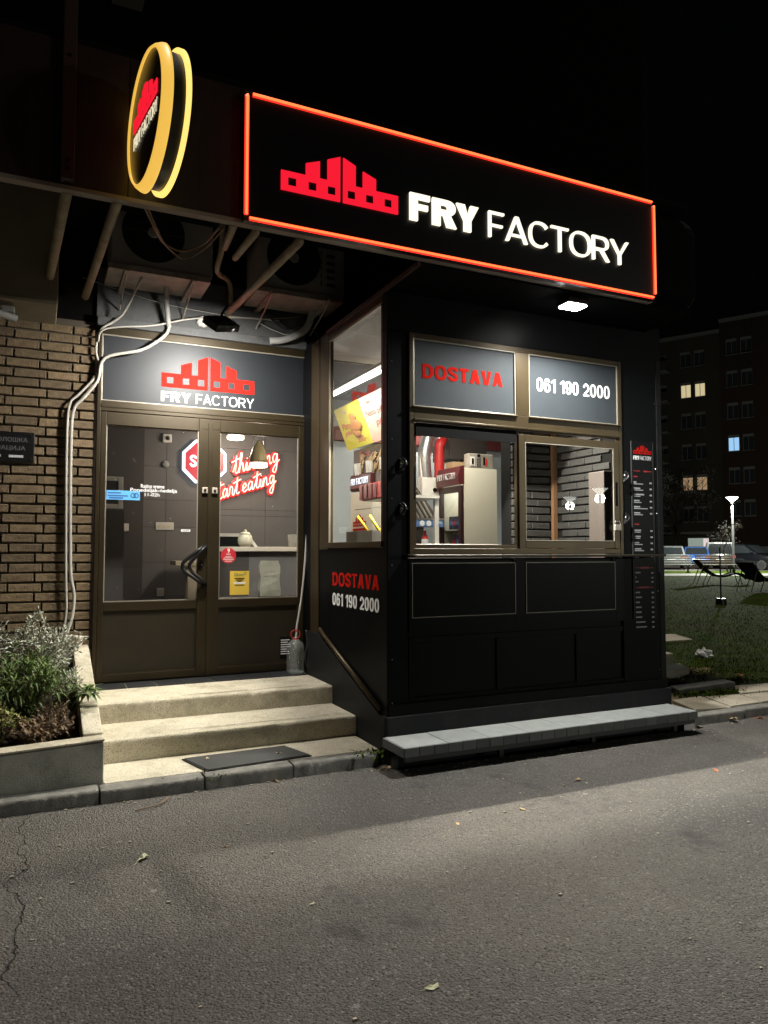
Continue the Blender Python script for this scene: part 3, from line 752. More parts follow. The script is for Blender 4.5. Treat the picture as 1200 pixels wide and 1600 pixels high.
# mitred triangle cap where both leaves meet on top
obj('mitre_cap', MB().prism([(1.36, 2.70), (1.53, 2.70), (1.444, 2.79)], FR((0, DY + .0035, 0), (1, 0, 0), (0, 0, 1)), .003), 'bronze_door_shaded', dr)
for dx in (0, .062):
    P = catmull([(1.39 + dx * .4, DY, 1.602), (1.35 + dx * .5, DY - .05, 1.575), (1.22 + dx, DY - .055, 1.47), (1.195 + dx, DY - .055, 1.425), (1.215 + dx, DY - .055, 1.375), (1.35 + dx * .6, DY - .05, 1.275), (1.39 + dx * .4, DY, 1.25)], 5)
    obj('handle', MB().tube(P, .017, 10), 'black_metal', dr, True)
mb = MB(); mb.box(1.362, 1.39, DY - .004, DY + .003, 1.39, 1.475, bev=.006); obj('lock_plate', mb, 'black_metal', dr)
obj('key_cylinder', MB().lathe([(.009, 0), (.009, .006)], FRONT(1.376, DY - .004, 1.43), 12), 'chrome', dr)
for x in (1.396, 1.487):
    mb = MB().box(x - .026, x + .026, DY - .022, DY - .003, 2.095, 2.15, bev=.004); o = obj('bolt_latch', mb, 'galvanised', dr)
    obj('bolt', MB().lathe([(.012, 0), (.012, .008)], FRONT(x, DY - .022, 2.122), 10), 'black_metal', o)
GY = DY + .0285
def sticker(name, label, m, x0, x1, z0, z1, y=GY, th=.0015):
    return tag(box(name, m, None, x0, x1, y - th, y, z0, z1), label, 'sticker')
s = sticker('blue_sticker', 'blue rectangular sticker on the left door pane edge', 'blue_sticker', .539, .823, 2.014, 2.097)
for cx in (.79, .765): obj('ring_print', MB().ring(FRONT(cx, GY - .0017, 2.055), .014, .024, 0, .0006, 20), 'blue_dark', s)
for z, a, b_ in ((2.075, .55, .66), (2.05, .55, .72), (2.03, .56, .68)): box('print_line', 'blue_dark', s, a, b_, GY - .0022, GY - .0016, z - .006, z + .006)
oh = thing('opening_hours', 'white opening hours lettering on the left door pane', 'lettering', (.94, GY, 2.06))
text('lettering', 'Radno vreme', 'white_print', oh, FRONT(.83, GY - .002, 2.128), .205, .034, .005)
text('lettering', 'Ponedeljak-nedelja', 'white_print', oh, FRONT(.74, GY - .002, 2.083), .41, .042, .005)
text('lettering', '11-02h', 'white_print', oh, FRONT(.865, GY - .002, 2.052), .13, .03, .005)
s = tag(obj('red_sticker', MB().lathe([(.073, 0), (.073, .0015)], FRONT(1.633, GY - .0002, 1.515), 36), 'red_sticker'), 'round red sticker with a white number nine on the right pane', 'sticker')
text('lettering', '9', 'white_print', s, FRONT(1.622, GY - .002, 1.54), .024, .042, .02, .0006)
text('lettering', 'МИЛА', 'white_print', s, FRONT(1.613, GY - .002, 1.518), .042, .016, .01, .0006)
for z, hw in ((1.503, .03), (1.492, .045), (1.478, .05), (1.462, .035)): box('print_line', 'white_print', s, 1.633 - hw, 1.633 + hw, GY - .0026, GY - .002, z - .0022, z + .0022)
s = sticker('yellow_flyer', 'yellow flyer with small text behind the right door pane', 'paper_yellow', 1.65, 1.834, 1.142, 1.368)
text('lettering', 'Glovo', 'green_ink', s, FRONT(1.69, GY - .002, 1.318), .09, .03, .012, .0006)
obj('pin_print', MB().ring(FRONT(1.795, GY - .002, 1.343), .008, .013, 0, .0006, 14), 'green_ink', s)
for z, hw, m in ((1.297, .05, 'black_ink'), (1.283, .035, 'black_ink'), (1.270, .02, 'black_ink'), (1.233, .045, 'black_ink')): box('print_line', m, s, 1.742 - hw, 1.742 + hw, GY - .0026, GY - .002, z - .004, z + .004)
box('print_line', 'white_print', s, 1.685, 1.80, GY - .0026, GY - .002, 1.246, 1.262)
pb = thing('paper_bag', 'pale paper bag standing behind the right door pane', 'bag', (2.06, 7.03, 1.115))
mb = MB(); g = []
for j in range(7):
    z = 1.118 + .345 * j / 6; ww = .10 + .006 * math.sin(j * 1.7) - .01 * (j == 6); dd = .045 * (1 - .75 * j / 6) + .003
    ring = [(-ww, -dd), (0, -dd - .008 * math.sin(j)), (ww, -dd), (ww, dd), (0, dd), (-ww, dd)]
    g.append([mb.b.verts.new((2.063 + a, 7.03 + b_, z)) for a, b_ in ring])
for j in range(6):
    for k in range(6): mb.b.faces.new((g[j][k], g[j][(k + 1) % 6], g[j + 1][(k + 1) % 6], g[j + 1][k]))
mb.b.faces.new(g[0][::-1]); mb.b.faces.new(g[-1]); obj('paper', mb, 'paper_bag', pb)
text('lettering', 'NATURAL', 'grey_print', pb, FRONT(1.99, 6.982, 1.345), .12, .018, .01, .001)
box('shelf_inside', 'bronze_panel', dr, 1.55, 2.31, 6.965, 7.11, 1.098, 1.114)
s = sticker('black_sticker', 'small black sticker with white text low on the right door leaf', 'black_ink', 2.142, 2.285, .511, .724, y=DY + .0255)
for k, hw in enumerate((.09, .07, .1, .1, .06, .08, .09)): box('print_line', 'white_print', s, 2.152, 2.152 + hw, DY + .0232, DY + .0238, .69 - k * .022, .699 - k * .022)

# ================================================================ KIOSK
KY = 4.96; KX = 2.36
ks = thing('takeaway_kiosk', 'black takeaway kiosk with brown framed serving window and side window', 'kiosk', (3.75, 5.9, 0))
K = 'kiosk_paint'
box('header', K, ks, 2.36, 5.14, KY, KY + .06, 3.235, 3.60)
box('corner_post', K, ks, 2.36, 2.535, KY, KY + .075, .1, 3.235, bev=.006)
box('right_panel', K, ks, 4.652, 5.077, KY, KY + .06, .1, 3.235)
box('end_post', 'plinth_paint', ks, 5.078, 5.14, KY - .004, KY + .06, .1, 3.3, bev=.004)
box('lower_wall', 'black_panel', ks, 2.535, 4.652, KY + .02, KY + .06, .1, 1.50)
box('right_wall', K, ks, 5.08, 5.137, KY + .06, 6.99, .1, 3.60)
box('roof', 'roof_dark', ks, 2.40, 5.14, KY + .06, 6.99, 3.56, 3.62)
box('kiosk_floor', 'shop_floor', ks, 2.40, 5.08, KY + .06, 6.95, .3, .40)
box('ceiling', 'ceiling_white', ks, 2.43, 5.08, KY + .06, 7.0, 3.53, 3.556)
box('plinth', 'plinth_paint', ks, 2.345, 5.165, KY - .035, KY - .001, -.15, .335, bev=.006)
box('plinth_cap', 'black_panel', ks, 2.37, 5.14, KY - .018, KY - .001, .337, .42)
# three recessed black panels between slim rails below the counter
mb = MB()
for x0, x1, z0, z1 in ((2.545, 4.99, .86, .905), (2.545, 4.99, .422, .455), (2.545, 2.60, .455, .86), (3.33, 3.40, .455, .86), (4.13, 4.20, .455, .86), (4.93, 4.99, .455, .86)):
    mb.box(x0, x1, KY + .006, KY + .0195, z0, z1, bev=.003)
obj('rail_grid', mb, 'black_panel', ks)
# two panels with thin light beads
for x0, x1 in ((2.56, 3.505), (3.606, 4.55)):
    p = box('counter_panel', 'black_panel', ks, x0, x1, KY - .012, KY + .019, 1.05, 1.465)
    mb = MB(); frame_rect(mb, x0, x1, 1.05, 1.465, .006, KY - .018, KY - .0125, .001); obj('bead', mb, 'bead', p)
mb = MB(); mb.box(2.537, 2.557, KY - .012, KY + .019, .95, 1.49, bev=.002); mb.box(3.51, 3.60, KY - .012, KY + .019, .95, 1.49, bev=.003); mb.box(4.555, 4.65, KY - .012, KY + .019, .95, 1.49, bev=.003)
mb.box(2.557, 3.51, KY - .011, KY + .018, .95, 1.045); mb.box(3.60, 4.555, KY - .011, KY + .018, .95, 1.045)
obj('panel_frame', mb, 'black_panel', ks)
box('serving_ledge', 'bronze_panel', ks, 2.50, 4.98, 4.775, KY - .002, 1.508, 1.528, bev=.004)
# brown frame of the upper field and the window
mb = MB(); a, b_ = KY - .022, KY + .03
mb.box(2.537, 2.575, a, b_, 1.53, 3.235, bev=.004); mb.box(4.612, 4.65, a, b_, 1.53, 3.235, bev=.004)
mb.box(2.575, 4.612, a + .001, b_, 3.195, 3.235, bev=.004); mb.box(2.575, 4.612, a + .001, b_, 2.545, 2.665, bev=.004)
mb.box(3.522, 3.655, a + .002, b_, 2.665, 3.195, bev=.004); mb.box(2.575, 4.612, a + .001, b_, 1.532, 1.575, bev=.004)
obj('window_surround', mb, 'bronze', ks)
mb = MB(); mb.box(2.56, 3.53, a - .02, a + .0005, 2.652, 2.664, bev=.003); mb.box(3.645, 4.63, a - .02, a + .0005, 2.652, 2.664, bev=.003); mb.box(2.575, 4.612, a - .012, a + .0005, 2.555, 2.57, bev=.002)
obj('drip_strip', mb, 'bronze', ks)
for x0, x1, s_, m, tx0, tx1, wt in ((2.575, 3.522, 'DOSTAVA', 'red_print', 2.66, 3.40, .035), (3.655, 4.612, '061 190 2000', 'white_print', 3.74, 4.53, .02)):
    p = box('print_panel', 'panel_blue', ks, x0, x1, KY - .004, KY + .01, 2.665, 3.195)
    mb = MB(); frame_rect(mb, x0, x1, 2.665, 3.195, .009, KY - .016, KY - .0045, .002); obj('bead', mb, 'bead', p)
    gtext('lettering', s_, m, p, FRONT(tx0, KY - .0045, 2.893), tx1 - tx0, .112, .225 if s_[0] == 'D' else .165)
# sliding window: fixed left pane, sliding right sash in front
lw = MB(); frame_rect(lw, 2.578, 3.56, 1.578, 2.540, .028, KY - .002, KY + .028, .002); lw = obj('window_sash', lw, 'bronze', ks)
box('glass_pane', 'glass', lw, 2.606, 3.532, KY + .010, KY + .016, 1.606, 2.512)
box('blind_roll', 'black_ink', lw, 2.60, 3.53, KY - .012, KY - .0025, 2.44, 2.54)
rw = MB(); frame_rect(rw, 3.545, 4.610, 1.578, 2.515, .062, KY - .02, KY - .003, .004); rw = obj('window_sash', rw, 'bronze', ks)
box('glass_pane', 'glass', rw, 3.607, 4.548, KY - .013, KY - .007, 1.64, 2.453)
mb = MB(); frame_rect(mb, 3.607, 4.548, 1.64, 2.453, .006, KY - .022, KY - .0135, .001); obj('glazing_bead', mb, 'bead', rw)
box('pull_grip', 'black_ink', rw, 4.565, 4.588, KY - .0235, KY - .0195, 1.95, 2.16, bev=.003)
box('pull_grip', 'black_ink', lw, 2.582, 2.598, KY - .0055, KY - .0018, 1.95, 2.20, bev=.003)
for x, z in ((2.48, 2.21), (2.48, 1.87), (4.68, 2.21), (4.68, 1.84)):
    l_ = thing('shutter_clasp', 'dark metal shutter clasp %s of the serving window, %s one' % ('left' if x < 3 else 'right', 'upper' if z > 2 else 'lower'), 'clasp', (x, KY, z), 'clasps beside the serving window')
    mb = MB().box(x - .022, x + .022, KY - .012, KY - .0005, z - .045, z + .045, bev=.003); obj('plate', mb, 'black_metal', l_)
    obj('lever', MB().tube(catmull([(x - .03, KY - .02, z - .05), (x, KY - .05, z - .015), (x + .012, KY - .045, z + .02), (x - .005, KY - .02, z + .05)], 5), .009, 8), 'black_metal', l_, True)
    obj('wing', MB().tube([(x - .025, KY - .035, z + .012), (x + .035, KY - .035, z + .004)], .008, 8), 'chrome', l_, True)
pk = thing('padlock', 'small silver padlock hanging at the right sash edge', 'padlock', (4.57, KY - .03, 1.74))
box('body', 'galvanised', pk, 4.535, 4.605, KY - .045, KY - .024, 1.735, 1.785, bev=.005)
obj('shackle', MB().tube(catmull([(4.545, KY - .035, 1.78), (4.55, KY - .035, 1.815), (4.59, KY - .035, 1.815), (4.595, KY - .035, 1.78)], 5), .005, 7), 'chrome', pk, True)
# side of the kiosk (faces -X)
mb = MB()
mb.box(KX, KX + .05, 6.20, 6.42, 1.57, 3.56, bev=.004); mb.box(KX - .004, KX + .046, 6.44, 6.66, .78, 3.56, bev=.01)
mb.box(KX + .001, KX + .05, 5.04, 6.20, 3.475, 3.56, bev=.004); mb.box(KX - .018, KX + .05, 5.036, 6.22, 1.585, 1.632, bev=.004)
mb.box(KX + .001, KX + .05, 5.036, 5.075, 1.632, 3.475, bev=.004)
sd = obj('side_window_frame', mb, 'bronze', ks)
box('side_post_gap', 'black_ink', ks, KX + .004, KX + .04, 6.42, 6.44, .78, 3.56)
box('back_jamb', 'black_panel', ks, KX + .01, KX + .06, 6.66, 6.95, .40, 3.6)
box('glass_pane', 'glass', sd, KX + .022, KX + .028, 5.075, 6.20, 1.632, 3.475)
mb = MB(); mb.box(KX + .004, KX + .018, 6.185, 6.20, 1.632, 3.475); mb.box(KX + .004, KX + .018, 5.075, 6.185, 3.458, 3.475); obj('side_bead', mb, 'bead', sd)
p = box('side_panel', K, ks, KX + .004, KX + .05, 5.036, 6.44, .12, 1.584)
gtext('lettering', 'DOSTAVA', 'red_print', p, SIDE(KX + .004, 6.09, 1.255), .98, .115, .2)
gtext('lettering', '061 190 2000', 'white_print', p, SIDE(KX + .004, 6.09, 1.085), .98, .105, .19)
# stepped dark plinth board with a sloping brown rail
PX = FR((2.338, 0, 0), (0, 1, 0), (0, 0, 1))
obj('side_plinth', MB().prism([(4.955, -.05), (6.68, -.05), (6.68, .80), (6.38, .80), (6.28, .755), (5.06, .335), (4.955, .335)], PX, .0255, bev=.003), 'plinth_paint', ks)
obj('sloping_rail', MB().tube([(2.345, 5.045, .372), (2.345, 6.26, .80), (2.345, 6.36, .845)], .021, 10), 'bronze', ks, True)
mb = MB()
for z in (3.0, 2.4, 1.95, 1.45, .75, .43): mb.lathe([(.006, 0), (.004, .003)], FRONT(2.40, KY - .0005, z), 8)
for z in (2.9, 2.3, 1.9, 1.2, .5): mb.lathe([(.006, 0), (.004, .003)], FRONT(5.06, KY - .0005, z), 8)
obj('rivets', mb, 'chrome', ks)
# menu board
me_ = thing('menu_board', 'tall narrow black menu board right of the serving window', 'menu board', (4.89, KY, .95))
box('board', 'black_panel', me_, 4.765, 5.018, KY - .010, KY - .0008, .955, 2.54)
MY = KY - .0105
mb = MB(); mb.box(4.762, 4.768, KY - .012, KY - .0008, .955, 2.54); mb.box(5.016, 5.021, KY - .012, KY - .0008, .955, 2.54); obj('edge_trim', mb, 'steel_dark', me_)
logo('logo', 'red_print', me_, FRONT(4.785, MY, 2.425), .215, .001)
gtext('lettering', 'FRY', 'white_print', me_, FRONT(4.785, MY, 2.372), .07, .036, .27, .001, .03)
gtext('lettering', 'FACTORY', 'white_print', me_, FRONT(4.863, MY, 2.372), .137, .036, .13, .001)
class RedLines:
    def box(s, *a): box('red_line', 'red_dim', me_, *a)
lines = MB(); reds = RedLines(); rr = random.Random(3)
def item(z, L, L2=0):
    lines.box(4.785, 4.785 + L, MY - .001, MY, z, z + .012)
    if L2: lines.box(4.785, 4.785 + L2, MY - .001, MY, z - .014, z - .006)
    lines.box(4.972, 4.998, MY - .001, MY, z - .006, z + .008)
reds.box(4.785, 4.86, MY - .001, MY, 2.268, 2.275); reds.box(4.905, 4.95, MY - .001, MY, 2.264, 2.278); reds.box(4.955, 4.998, MY - .001, MY, 2.267, 2.274); reds.box(4.785, 4.83, MY - .001, MY, 2.215, 2.226)
for z, L, L2 in ((2.165, .03, .11), (2.11, .075, .11), (2.055, .12, .075), (2.0, .065, .085), (1.945, .07, .16), (1.89, .07, .10)): item(z, L, L2)
reds.box(4.785, 4.84, MY - .001, MY, 1.79, 1.80)
for z, L, L2 in ((1.735, .075, .07), (1.68, .07, .065), (1.625, .05, .09), (1.57, .075, .105), (1.51, .035, .045)): item(z, L, L2)
reds.box(4.785, 4.84, MY - .001, MY, 1.405, 1.411); reds.box(4.845, 4.945, MY - .001, MY, 1.401, 1.415); reds.box(4.955, 4.998, MY - .001, MY, 1.405, 1.411)
for z, L in ((1.36, .06), (1.318, .0), (1.28, .035)): item(z, L or .012)
reds.box(4.785, 4.82, MY - .001, MY, 1.230, 1.237); reds.box(4.825, 4.945, MY - .001, MY, 1.227, 1.241); reds.box(4.955, 4.998, MY - .001, MY, 1.230, 1.237)
for k, L in enumerate((.05, .07, .045, .065, .065, .07, .11, .125)): item(1.185 - k * .0435, L)
lo_ = obj('text_lines', lines, 'grey_print', me_); lo_['kind'] = 'stuff'

# ================================================================ CANOPY AND SIGNS
SY = 4.36
cn = thing('canopy', 'dark brown canopy fascia running above the door and kiosk', 'canopy', (2.0, 5.5, 3.5))
for x0, x1 in ((-3.6, -2.1), (-2.095, -.55), (-.545, .42), (.425, 1.07), (1.075, 2.8), (2.805, 4.45)):
    box('fascia_panel', 'fascia', cn, x0, x1, SY + random.uniform(0, .003), SY + .05, 3.59, 4.42)
box('lower_edge', 'fascia_edge', cn, -3.6, 4.45, SY - .006, SY + .056, 3.562, 3.588, bev=.003)
box('roof_sheet', 'roof_dark', cn, -3.6, 4.9, SY + .02, 6.96, 4.425, 4.47)
obj('right_return', MB().box(4.455, 5.12, 4.42, 6.9, 3.605, 4.42, bev=.18, seg=5), 'roof_dark', cn)
box('soffit', 'soffit', cn, 2.36, 4.95, SY + .052, KY - .002, 3.545, 3.60)
box('soffit_trim', 'post_metal', cn, 2.335, 2.358, SY + .052, 6.2, 3.53, 3.56)
fp = thing('fascia_post', 'reddish square metal post bolted to the fascia at upper left', 'post', (.11, 4.32, 3.6))
box('post', 'post_metal', fp, .065, .135, 4.30, 4.355, 3.60, 6.2, bev=.004)
for z in (3.66, 3.70, 4.3): obj('bolt', MB().lathe([(.011, 0), (.008, .012)], FRONT(.10, 4.30, z), 8), 'black_metal', fp)
for i, (a, b_, r, lab) in enumerate((((.10, 4.40, 3.575), (.02, 6.82, 3.775), .032, 'leftmost beige pole under the canopy, below the fascia post'), ((.37, 4.40, 3.575), (.325, 6.82, 3.775), .030, 'beige pole under the canopy just left of the outdoor unit'),
        ((1.48, 4.42, 3.545), (1.565, 6.75, 3.785), .030, 'rusty beige pole reaching up from the door floodlight to the lit sign'), ((1.05, 4.42, 3.57), (1.30, 5.75, 3.98), .026, 'short beige pole at the lower left corner of the lit sign'), ((1.19, 4.42, 3.55), (1.37, 5.70, 3.89), .026, 'second short beige pole beside the sign corner'))):
    tag(obj('canopy_pole', MB().tube([a, b_], r, 14), 'pole_paint', None, True), lab, 'pole', 'poles under the canopy')
tag(obj('wall_pipe', MB().tube(catmull([(1.30, 5.86, 4.6), (1.30, 5.86, 4.05), (1.34, 6.2, 3.95), (1.60, 6.85, 4.1), (1.60, 6.85, 3.72)], 4), .024, 10), 'pole_paint', None, True), 'beige vertical pipe behind the short poles', 'pipe')
# lit sign
sg = thing('illuminated_sign', 'long black shop sign framed by a glowing red neon line', 'sign', (2.75, 4.33, 3.56))
box('board', 'sign_face', sg, 1.085, 4.43, 4.305, SY - .001, 3.562, 4.372, bev=.004)
N0, N1, NZ0, NZ1, NY = 1.098, 4.418, 3.577, 4.357, 4.292
for a, b_ in (((N0 + .035, NY, NZ1), (N1 - .02, NY, NZ1 - .002)), ((N0 + .02, NY, NZ0), (N1 - .02, NY, NZ0)), ((N0, NY, NZ0 + .02), (N0, NY, NZ1 - .01)), ((N1, NY, NZ0 + .03), (N1, NY, NZ1 - .03))):
    a = Vector(a); b_ = Vector(b_); d = Vector((.012, 0, 0)) if abs(a.x - b_.x) < .1 else Vector((0, 0, .012))
    pts = catmull([a, a.lerp(b_, .33) + Vector((0, 0, random.uniform(-.003, .003))), a.lerp(b_, .66), b_], 6)
    t = obj('neon_tube', MB().tube(pts, .0078, 8), 'neon_core', sg, True)
    obj('casing', MB().tube([q + Vector((0, .010, 0)) for q in pts], .0140, 8, flat=((0, 1, 0), .4)), 'neon_case', t, True)
logo('logo', 'sign_red', sg, FRONT(1.315, 4.304, 3.80), .81, .012)
for ch, x0, x1 in (('F', 2.212, 2.365), ('R', 2.385, 2.575), ('Y', 2.575, 2.755)): gtext('letter', ch, 'sign_white', sg, FRONT(x0, 4.304, 3.783), x1 - x0, .187, .225, .018)
fx = 2.84; FW = [('F', .13), ('A', .19), ('C', .185), ('T', .16), ('O', .20), ('R', .165), ('Y', .18)]; gap = .016
tot = sum(q[1] for q in FW); sc_f = (4.14 - 2.84 - .014 * 6) / tot
for ch, ww in FW: gtext('letter', ch, 'sign_white', sg, FRONT(fx, 4.304, 3.783), ww * sc_f, .187, .095, .018); fx += ww * sc_f + .014
# round blade sign on the fascia
th_ = math.atan2(.13, .99)
u = Vector((.13, -.9915, 0)).normalized(); RC = Vector((.468, 4.0, 3.872)); RM = FR(RC, u, (0, 0, 1))   # z axis = outward normal of the lettered face
rs = thing('round_sign', 'round black blade sign with glowing amber rims on the fascia', 'sign', tuple(RC - Vector((0, 0, .43))))
obj('drum', MB().lathe([(.340, -.122), (.345, -.12), (.345, -.004), (.340, -.002)], RM, 72), 'sign_face', rs, True)
smooth_angle(rs.children[-1])
obj('amber_rim', MB().lathe([(.338, .0), (.339, .010), (.344, .012), (.360, -.004), (.372, -.030), (.374, -.042), (.33, -.040)], RM, 80, cap=False), 'amber_rim', rs, True)
obj('amber_rim', MB().ring(RM, .347, .374, -.134, -.112, 80), 'amber_hot', rs)
logo('logo', 'sign_red', rs, RM @ Matrix.Translation((-.235, .02, .0005)), .47, .006)
gtext('letter', 'FRY', 'sign_cream', rs, RM @ Matrix.Translation((-.235, -.075, .0005)), .145, .068, .22, .003, .05)
gtext('letter', 'FACTORY', 'sign_cream', rs, RM @ Matrix.Translation((-.063, -.075, .0005)), .298, .068, .1, .003)
obj('bracket', MB().tube([RC - u * .33 + Vector((.05, 0, .1)), RC - u * .42 + Vector((.05, .0, .1))], .015, 8).tube([RC - u * .33 + Vector((.05, 0, -.1)), RC - u * .42 + Vector((.05, 0, -.1))], .015, 8), 'black_metal', rs)

# ================================================================ OUTDOOR UNITS, LAMPS, CABLES
def ac(lab, x0, x1, y0, y1, z0, z1):
    t = thing('air_conditioner', lab, 'air conditioner', ((x0 + x1) / 2, y0, z0), 'outdoor units above the door')
    box('casing', 'ac_white', t, x0, x1, y0, y1, z0, z1, bev=.012)
    cx = x0 + .40 * (x1 - x0); cz = (z0 + z1) / 2 + .02; r = .26
    obj('fan_recess', MB().lathe([(r, 0), (r, .003)], FRONT(cx, y0 - .0005, cz), 40), 'ac_dark', t)
    mb = MB()
    for k in range(9): rr = r * (k + 1) / 9.3; mb.ring(FRONT(cx, y0 - .004, cz), rr - .0022, rr + .0022, 0, .006, 40)
    for k in range(8): a = k * math.pi / 4; mb.tube([(cx + .03 * math.cos(a), y0 - .008, cz + .03 * math.sin(a)), (cx + r * math.cos(a), y0 - .008, cz + r * math.sin(a))], .003, 4)
    obj('fan_grille', mb, 'ac_dark', t)
    obj('hub', MB().lathe([(.05, 0), (.04, .012)], FRONT(cx, y0 - .008, cz), 20), 'ac_white', t)
    box('base_rail', 'galvanised', t, x0 - .02, x1 - .02, y0 - .02, y1, z0 - .05, z0 - .002)
    for fx_ in (.14, .80):
        x = x0 + (x1 - x0) * fx_
        b0 = obj('bracket', MB().box(x - .02, x + .02, y0 - .10, 6.93, z0 - .085, z0 - .052, bev=.003), 'galvanised', t)
        obj('brace', MB().tube([(x, y0 - .02, z0 - .08), (x, 6.92, z0 - .24)], .008, 6), 'galvanised', b0)
    return t
a1 = ac('outdoor air conditioning unit above the door below the round sign', .50, 1.345, 6.42, 6.86, 3.965, 4.56)
a2 = ac('outdoor air conditioning unit near the kiosk partly behind the lit sign', 1.76, 2.60, 6.42, 6.86, 3.965, 4.56)
mb = MB()
for k in range(5): mb.box(2.36, 2.37, 6.415, 6.4195, 4.06 + k * .07, 4.11 + k * .07); mb.box(2.42, 2.50, 6.415, 6.4195, 4.06 + k * .07, 4.09 + k * .07)
obj('label_print', mb, 'ac_dark', a2)
obj('handle_recess', MB().lathe([(.055, 0), (.055, .003)], FRONT(1.20, 6.4195, 4.45) @ Matrix.Diagonal((1, .35, 1, 1)), 20), 'ac_dark', a1)
# floodlight above the door
f1 = thing('floodlight', 'black square floodlight hanging above the entrance door', 'floodlight', (1.50, 6.66, 3.6))
FD = Vector((-.10, .75, -1)).normalized(); FX = Vector((.82, .57, 0)); FX = (FX - FD * FX.dot(FD)).normalized(); FM = FR((1.485, 6.70, 3.665), FX, -FD.cross(FX) if FD.cross(FX).y > 0 else FD.cross(FX))
Mz = FR((1.33, 6.0, 3.43), FX, FD.cross(FX)); zz = FX.cross(FD.cross(FX))     # local z of Mz
sgn = 1 if zz.dot(FD) > 0 else -1
mb = MB()
mb.box(-.095, .095, -.075, .075, -.03 * sgn - .004, -.03 * sgn + .004, M=Mz @ Matrix.Diagonal((1.25, 1.25, 1, 1)))
for q in ((-.095, -.087, -.075, .075), (.087, .095, -.075, .075), (-.087, .087, -.075, -.067), (-.087, .087, .067, .075)): mb.box(q[0], q[1], q[2], q[3], min(-.026 * sgn, .024 * sgn), max(-.026 * sgn, .024 * sgn), M=Mz @ Matrix.Diagonal((1.25, 1.25, 1, 1)))
for k in range(6): mb.box(-.08, .08, -.055 + k * .02, -.05 + k * .02, min(-.034 * sgn, -.05 * sgn), max(-.034 * sgn, -.05 * sgn), M=Mz @ Matrix.Diagonal((1.25, 1.25, 1, 1)))
obj('housing', mb, 'black_metal', f1)
obj('lens', MB().box(-.086, .086, -.066, .066, min(-.012 * sgn, -.008 * sgn), max(-.012 * sgn, -.008 * sgn), M=Mz @ Matrix.Diagonal((1.25, 1.25, 1, 1))), 'lamp_white', f1)
obj('yoke', MB().tube(catmull([(1.32, 6.0, 3.48), (1.36, 6.05, 3.56), (1.43, 6.2, 3.66), (1.53, 6.5, 3.77)], 4), .011, 8), 'black_metal', f1)
LC = Mz @ Vector((0, 0, 0))
area('door_flood_light', LC, FD, .19, .14, 112, (1, .96, .88), f1)
tag(obj('foam_blob', MB().lathe([(.02, -.05), (.06, -.03), (.075, 0), (.05, .04), (.01, .05)], FR((1.37, 6.90, 3.72), (1, 0, .3), (0, 1, 0)), 12), 'foam', None, True), 'white mounting foam lump on the wall beside the door floodlight', 'foam')
# floodlight below the sign
f2 = thing('floodlight', 'bright white floodlight glowing under the lit shop sign', 'floodlight', (3.75, 4.49, 3.45))
box('housing', 'black_metal', f2, 3.65, 3.85, 4.42, 4.57, 3.475, 3.51, bev=.006)
box('lens', 'lamp_white', f2, 3.665, 3.835, 4.432, 4.558, 3.462, 3.474)
box('bracket', 'black_metal', f2, 3.71, 3.79, 4.48, 4.52, 3.511, 3.545)
area('sign_flood_light', (3.75, 4.49, 3.455), (0, -.55, -1), .17, .13, 300, (1, 1, .94), f2)
def cable(name, label, pts, r, m, cat='cable', n=6):
    return tag(obj(name, MB().tube(catmull(pts, n), r, 8), m, None, True), label, cat)
cy_ = 6.88
cable('white_conduit', 'white corrugated hose running down the bricks, left of the pair', [(.764, 6.5, 3.93), (.633, 6.8, 3.658), (.46, 6.86, 3.51), (.425, cy_, 3.324), (.455, cy_, 3.144), (.30, cy_, 2.93), (.217, cy_, 2.81), (.205, cy_, 2.446), (.212, cy_, 1.892), (.223, cy_, 1.343), (.232, cy_, 1.015), (.195, 6.84, .80), (.17, 6.8, .62)], .011, 'cable_white', 'hose')
cable('white_conduit', 'thick white hose beside the bricks, right of the pair', [(1.04, 6.82, 3.60), (.99, 6.80, 3.50), (.80, 6.82, 3.36), (.50, 6.85, 3.26), (.44, 6.86, 3.05), (.33, 6.87, 2.89), (.250, cy_, 2.76), (.240, cy_, 2.336), (.250, cy_, 1.7), (.262, cy_, 1.35), (.292, cy_, 1.17), (.275, 6.86, .98), (.215, 6.82, .78), (.18, 6.78, .6)], .014, 'cable_white', 'hose')
cable('drain_pipe', 'short grey drain pipe dropping from the outdoor unit above the door', [(.985, 6.6, 3.95), (.99, 6.7, 3.9), (1.03, 6.82, 3.66), (1.04, 6.82, 3.60)], .024, 'cable_grey', 'pipe')
cable('white_cable', 'thin white cable crossing from the brick corner to the floodlight', [(.44, 6.86, 3.40), (.50, 6.84, 3.52), (.9, 6.83, 3.60), (1.2, 6.84, 3.70), (1.5, 6.84, 3.76), (1.8, 6.86, 3.80), (2.1, 6.88, 3.82)], .008, 'cable_white')
cable('thin_wire', 'thin pale wire stretched along the wall below the outdoor units', [(.30, 6.84, 3.95), (1.0, 6.85, 3.82), (1.8, 6.86, 3.80), (2.3, 6.86, 3.88)], .0035, 'cable_white', 'wire')
cable('hanging_wire', 'loop of brown wires hanging below the fascia under the round sign', [(.52, 4.45, 3.60), (.62, 4.7, 3.58), (.72, 5.0, 3.62), (.86, 5.1, 3.63), (.98, 5.0, 3.66), (1.0, 4.6, 3.62)], .008, 'cable_brown', 'wire')
cable('hanging_wire', 'thin brown wire hanging slightly lower under the round sign', [(.54, 4.45, 3.60), (.66, 4.75, 3.56), (.76, 5.0, 3.58), (.88, 5.1, 3.58), (1.0, 5.0, 3.64), (1.03, 4.6, 3.62)], .005, 'cable_brown', 'wire')
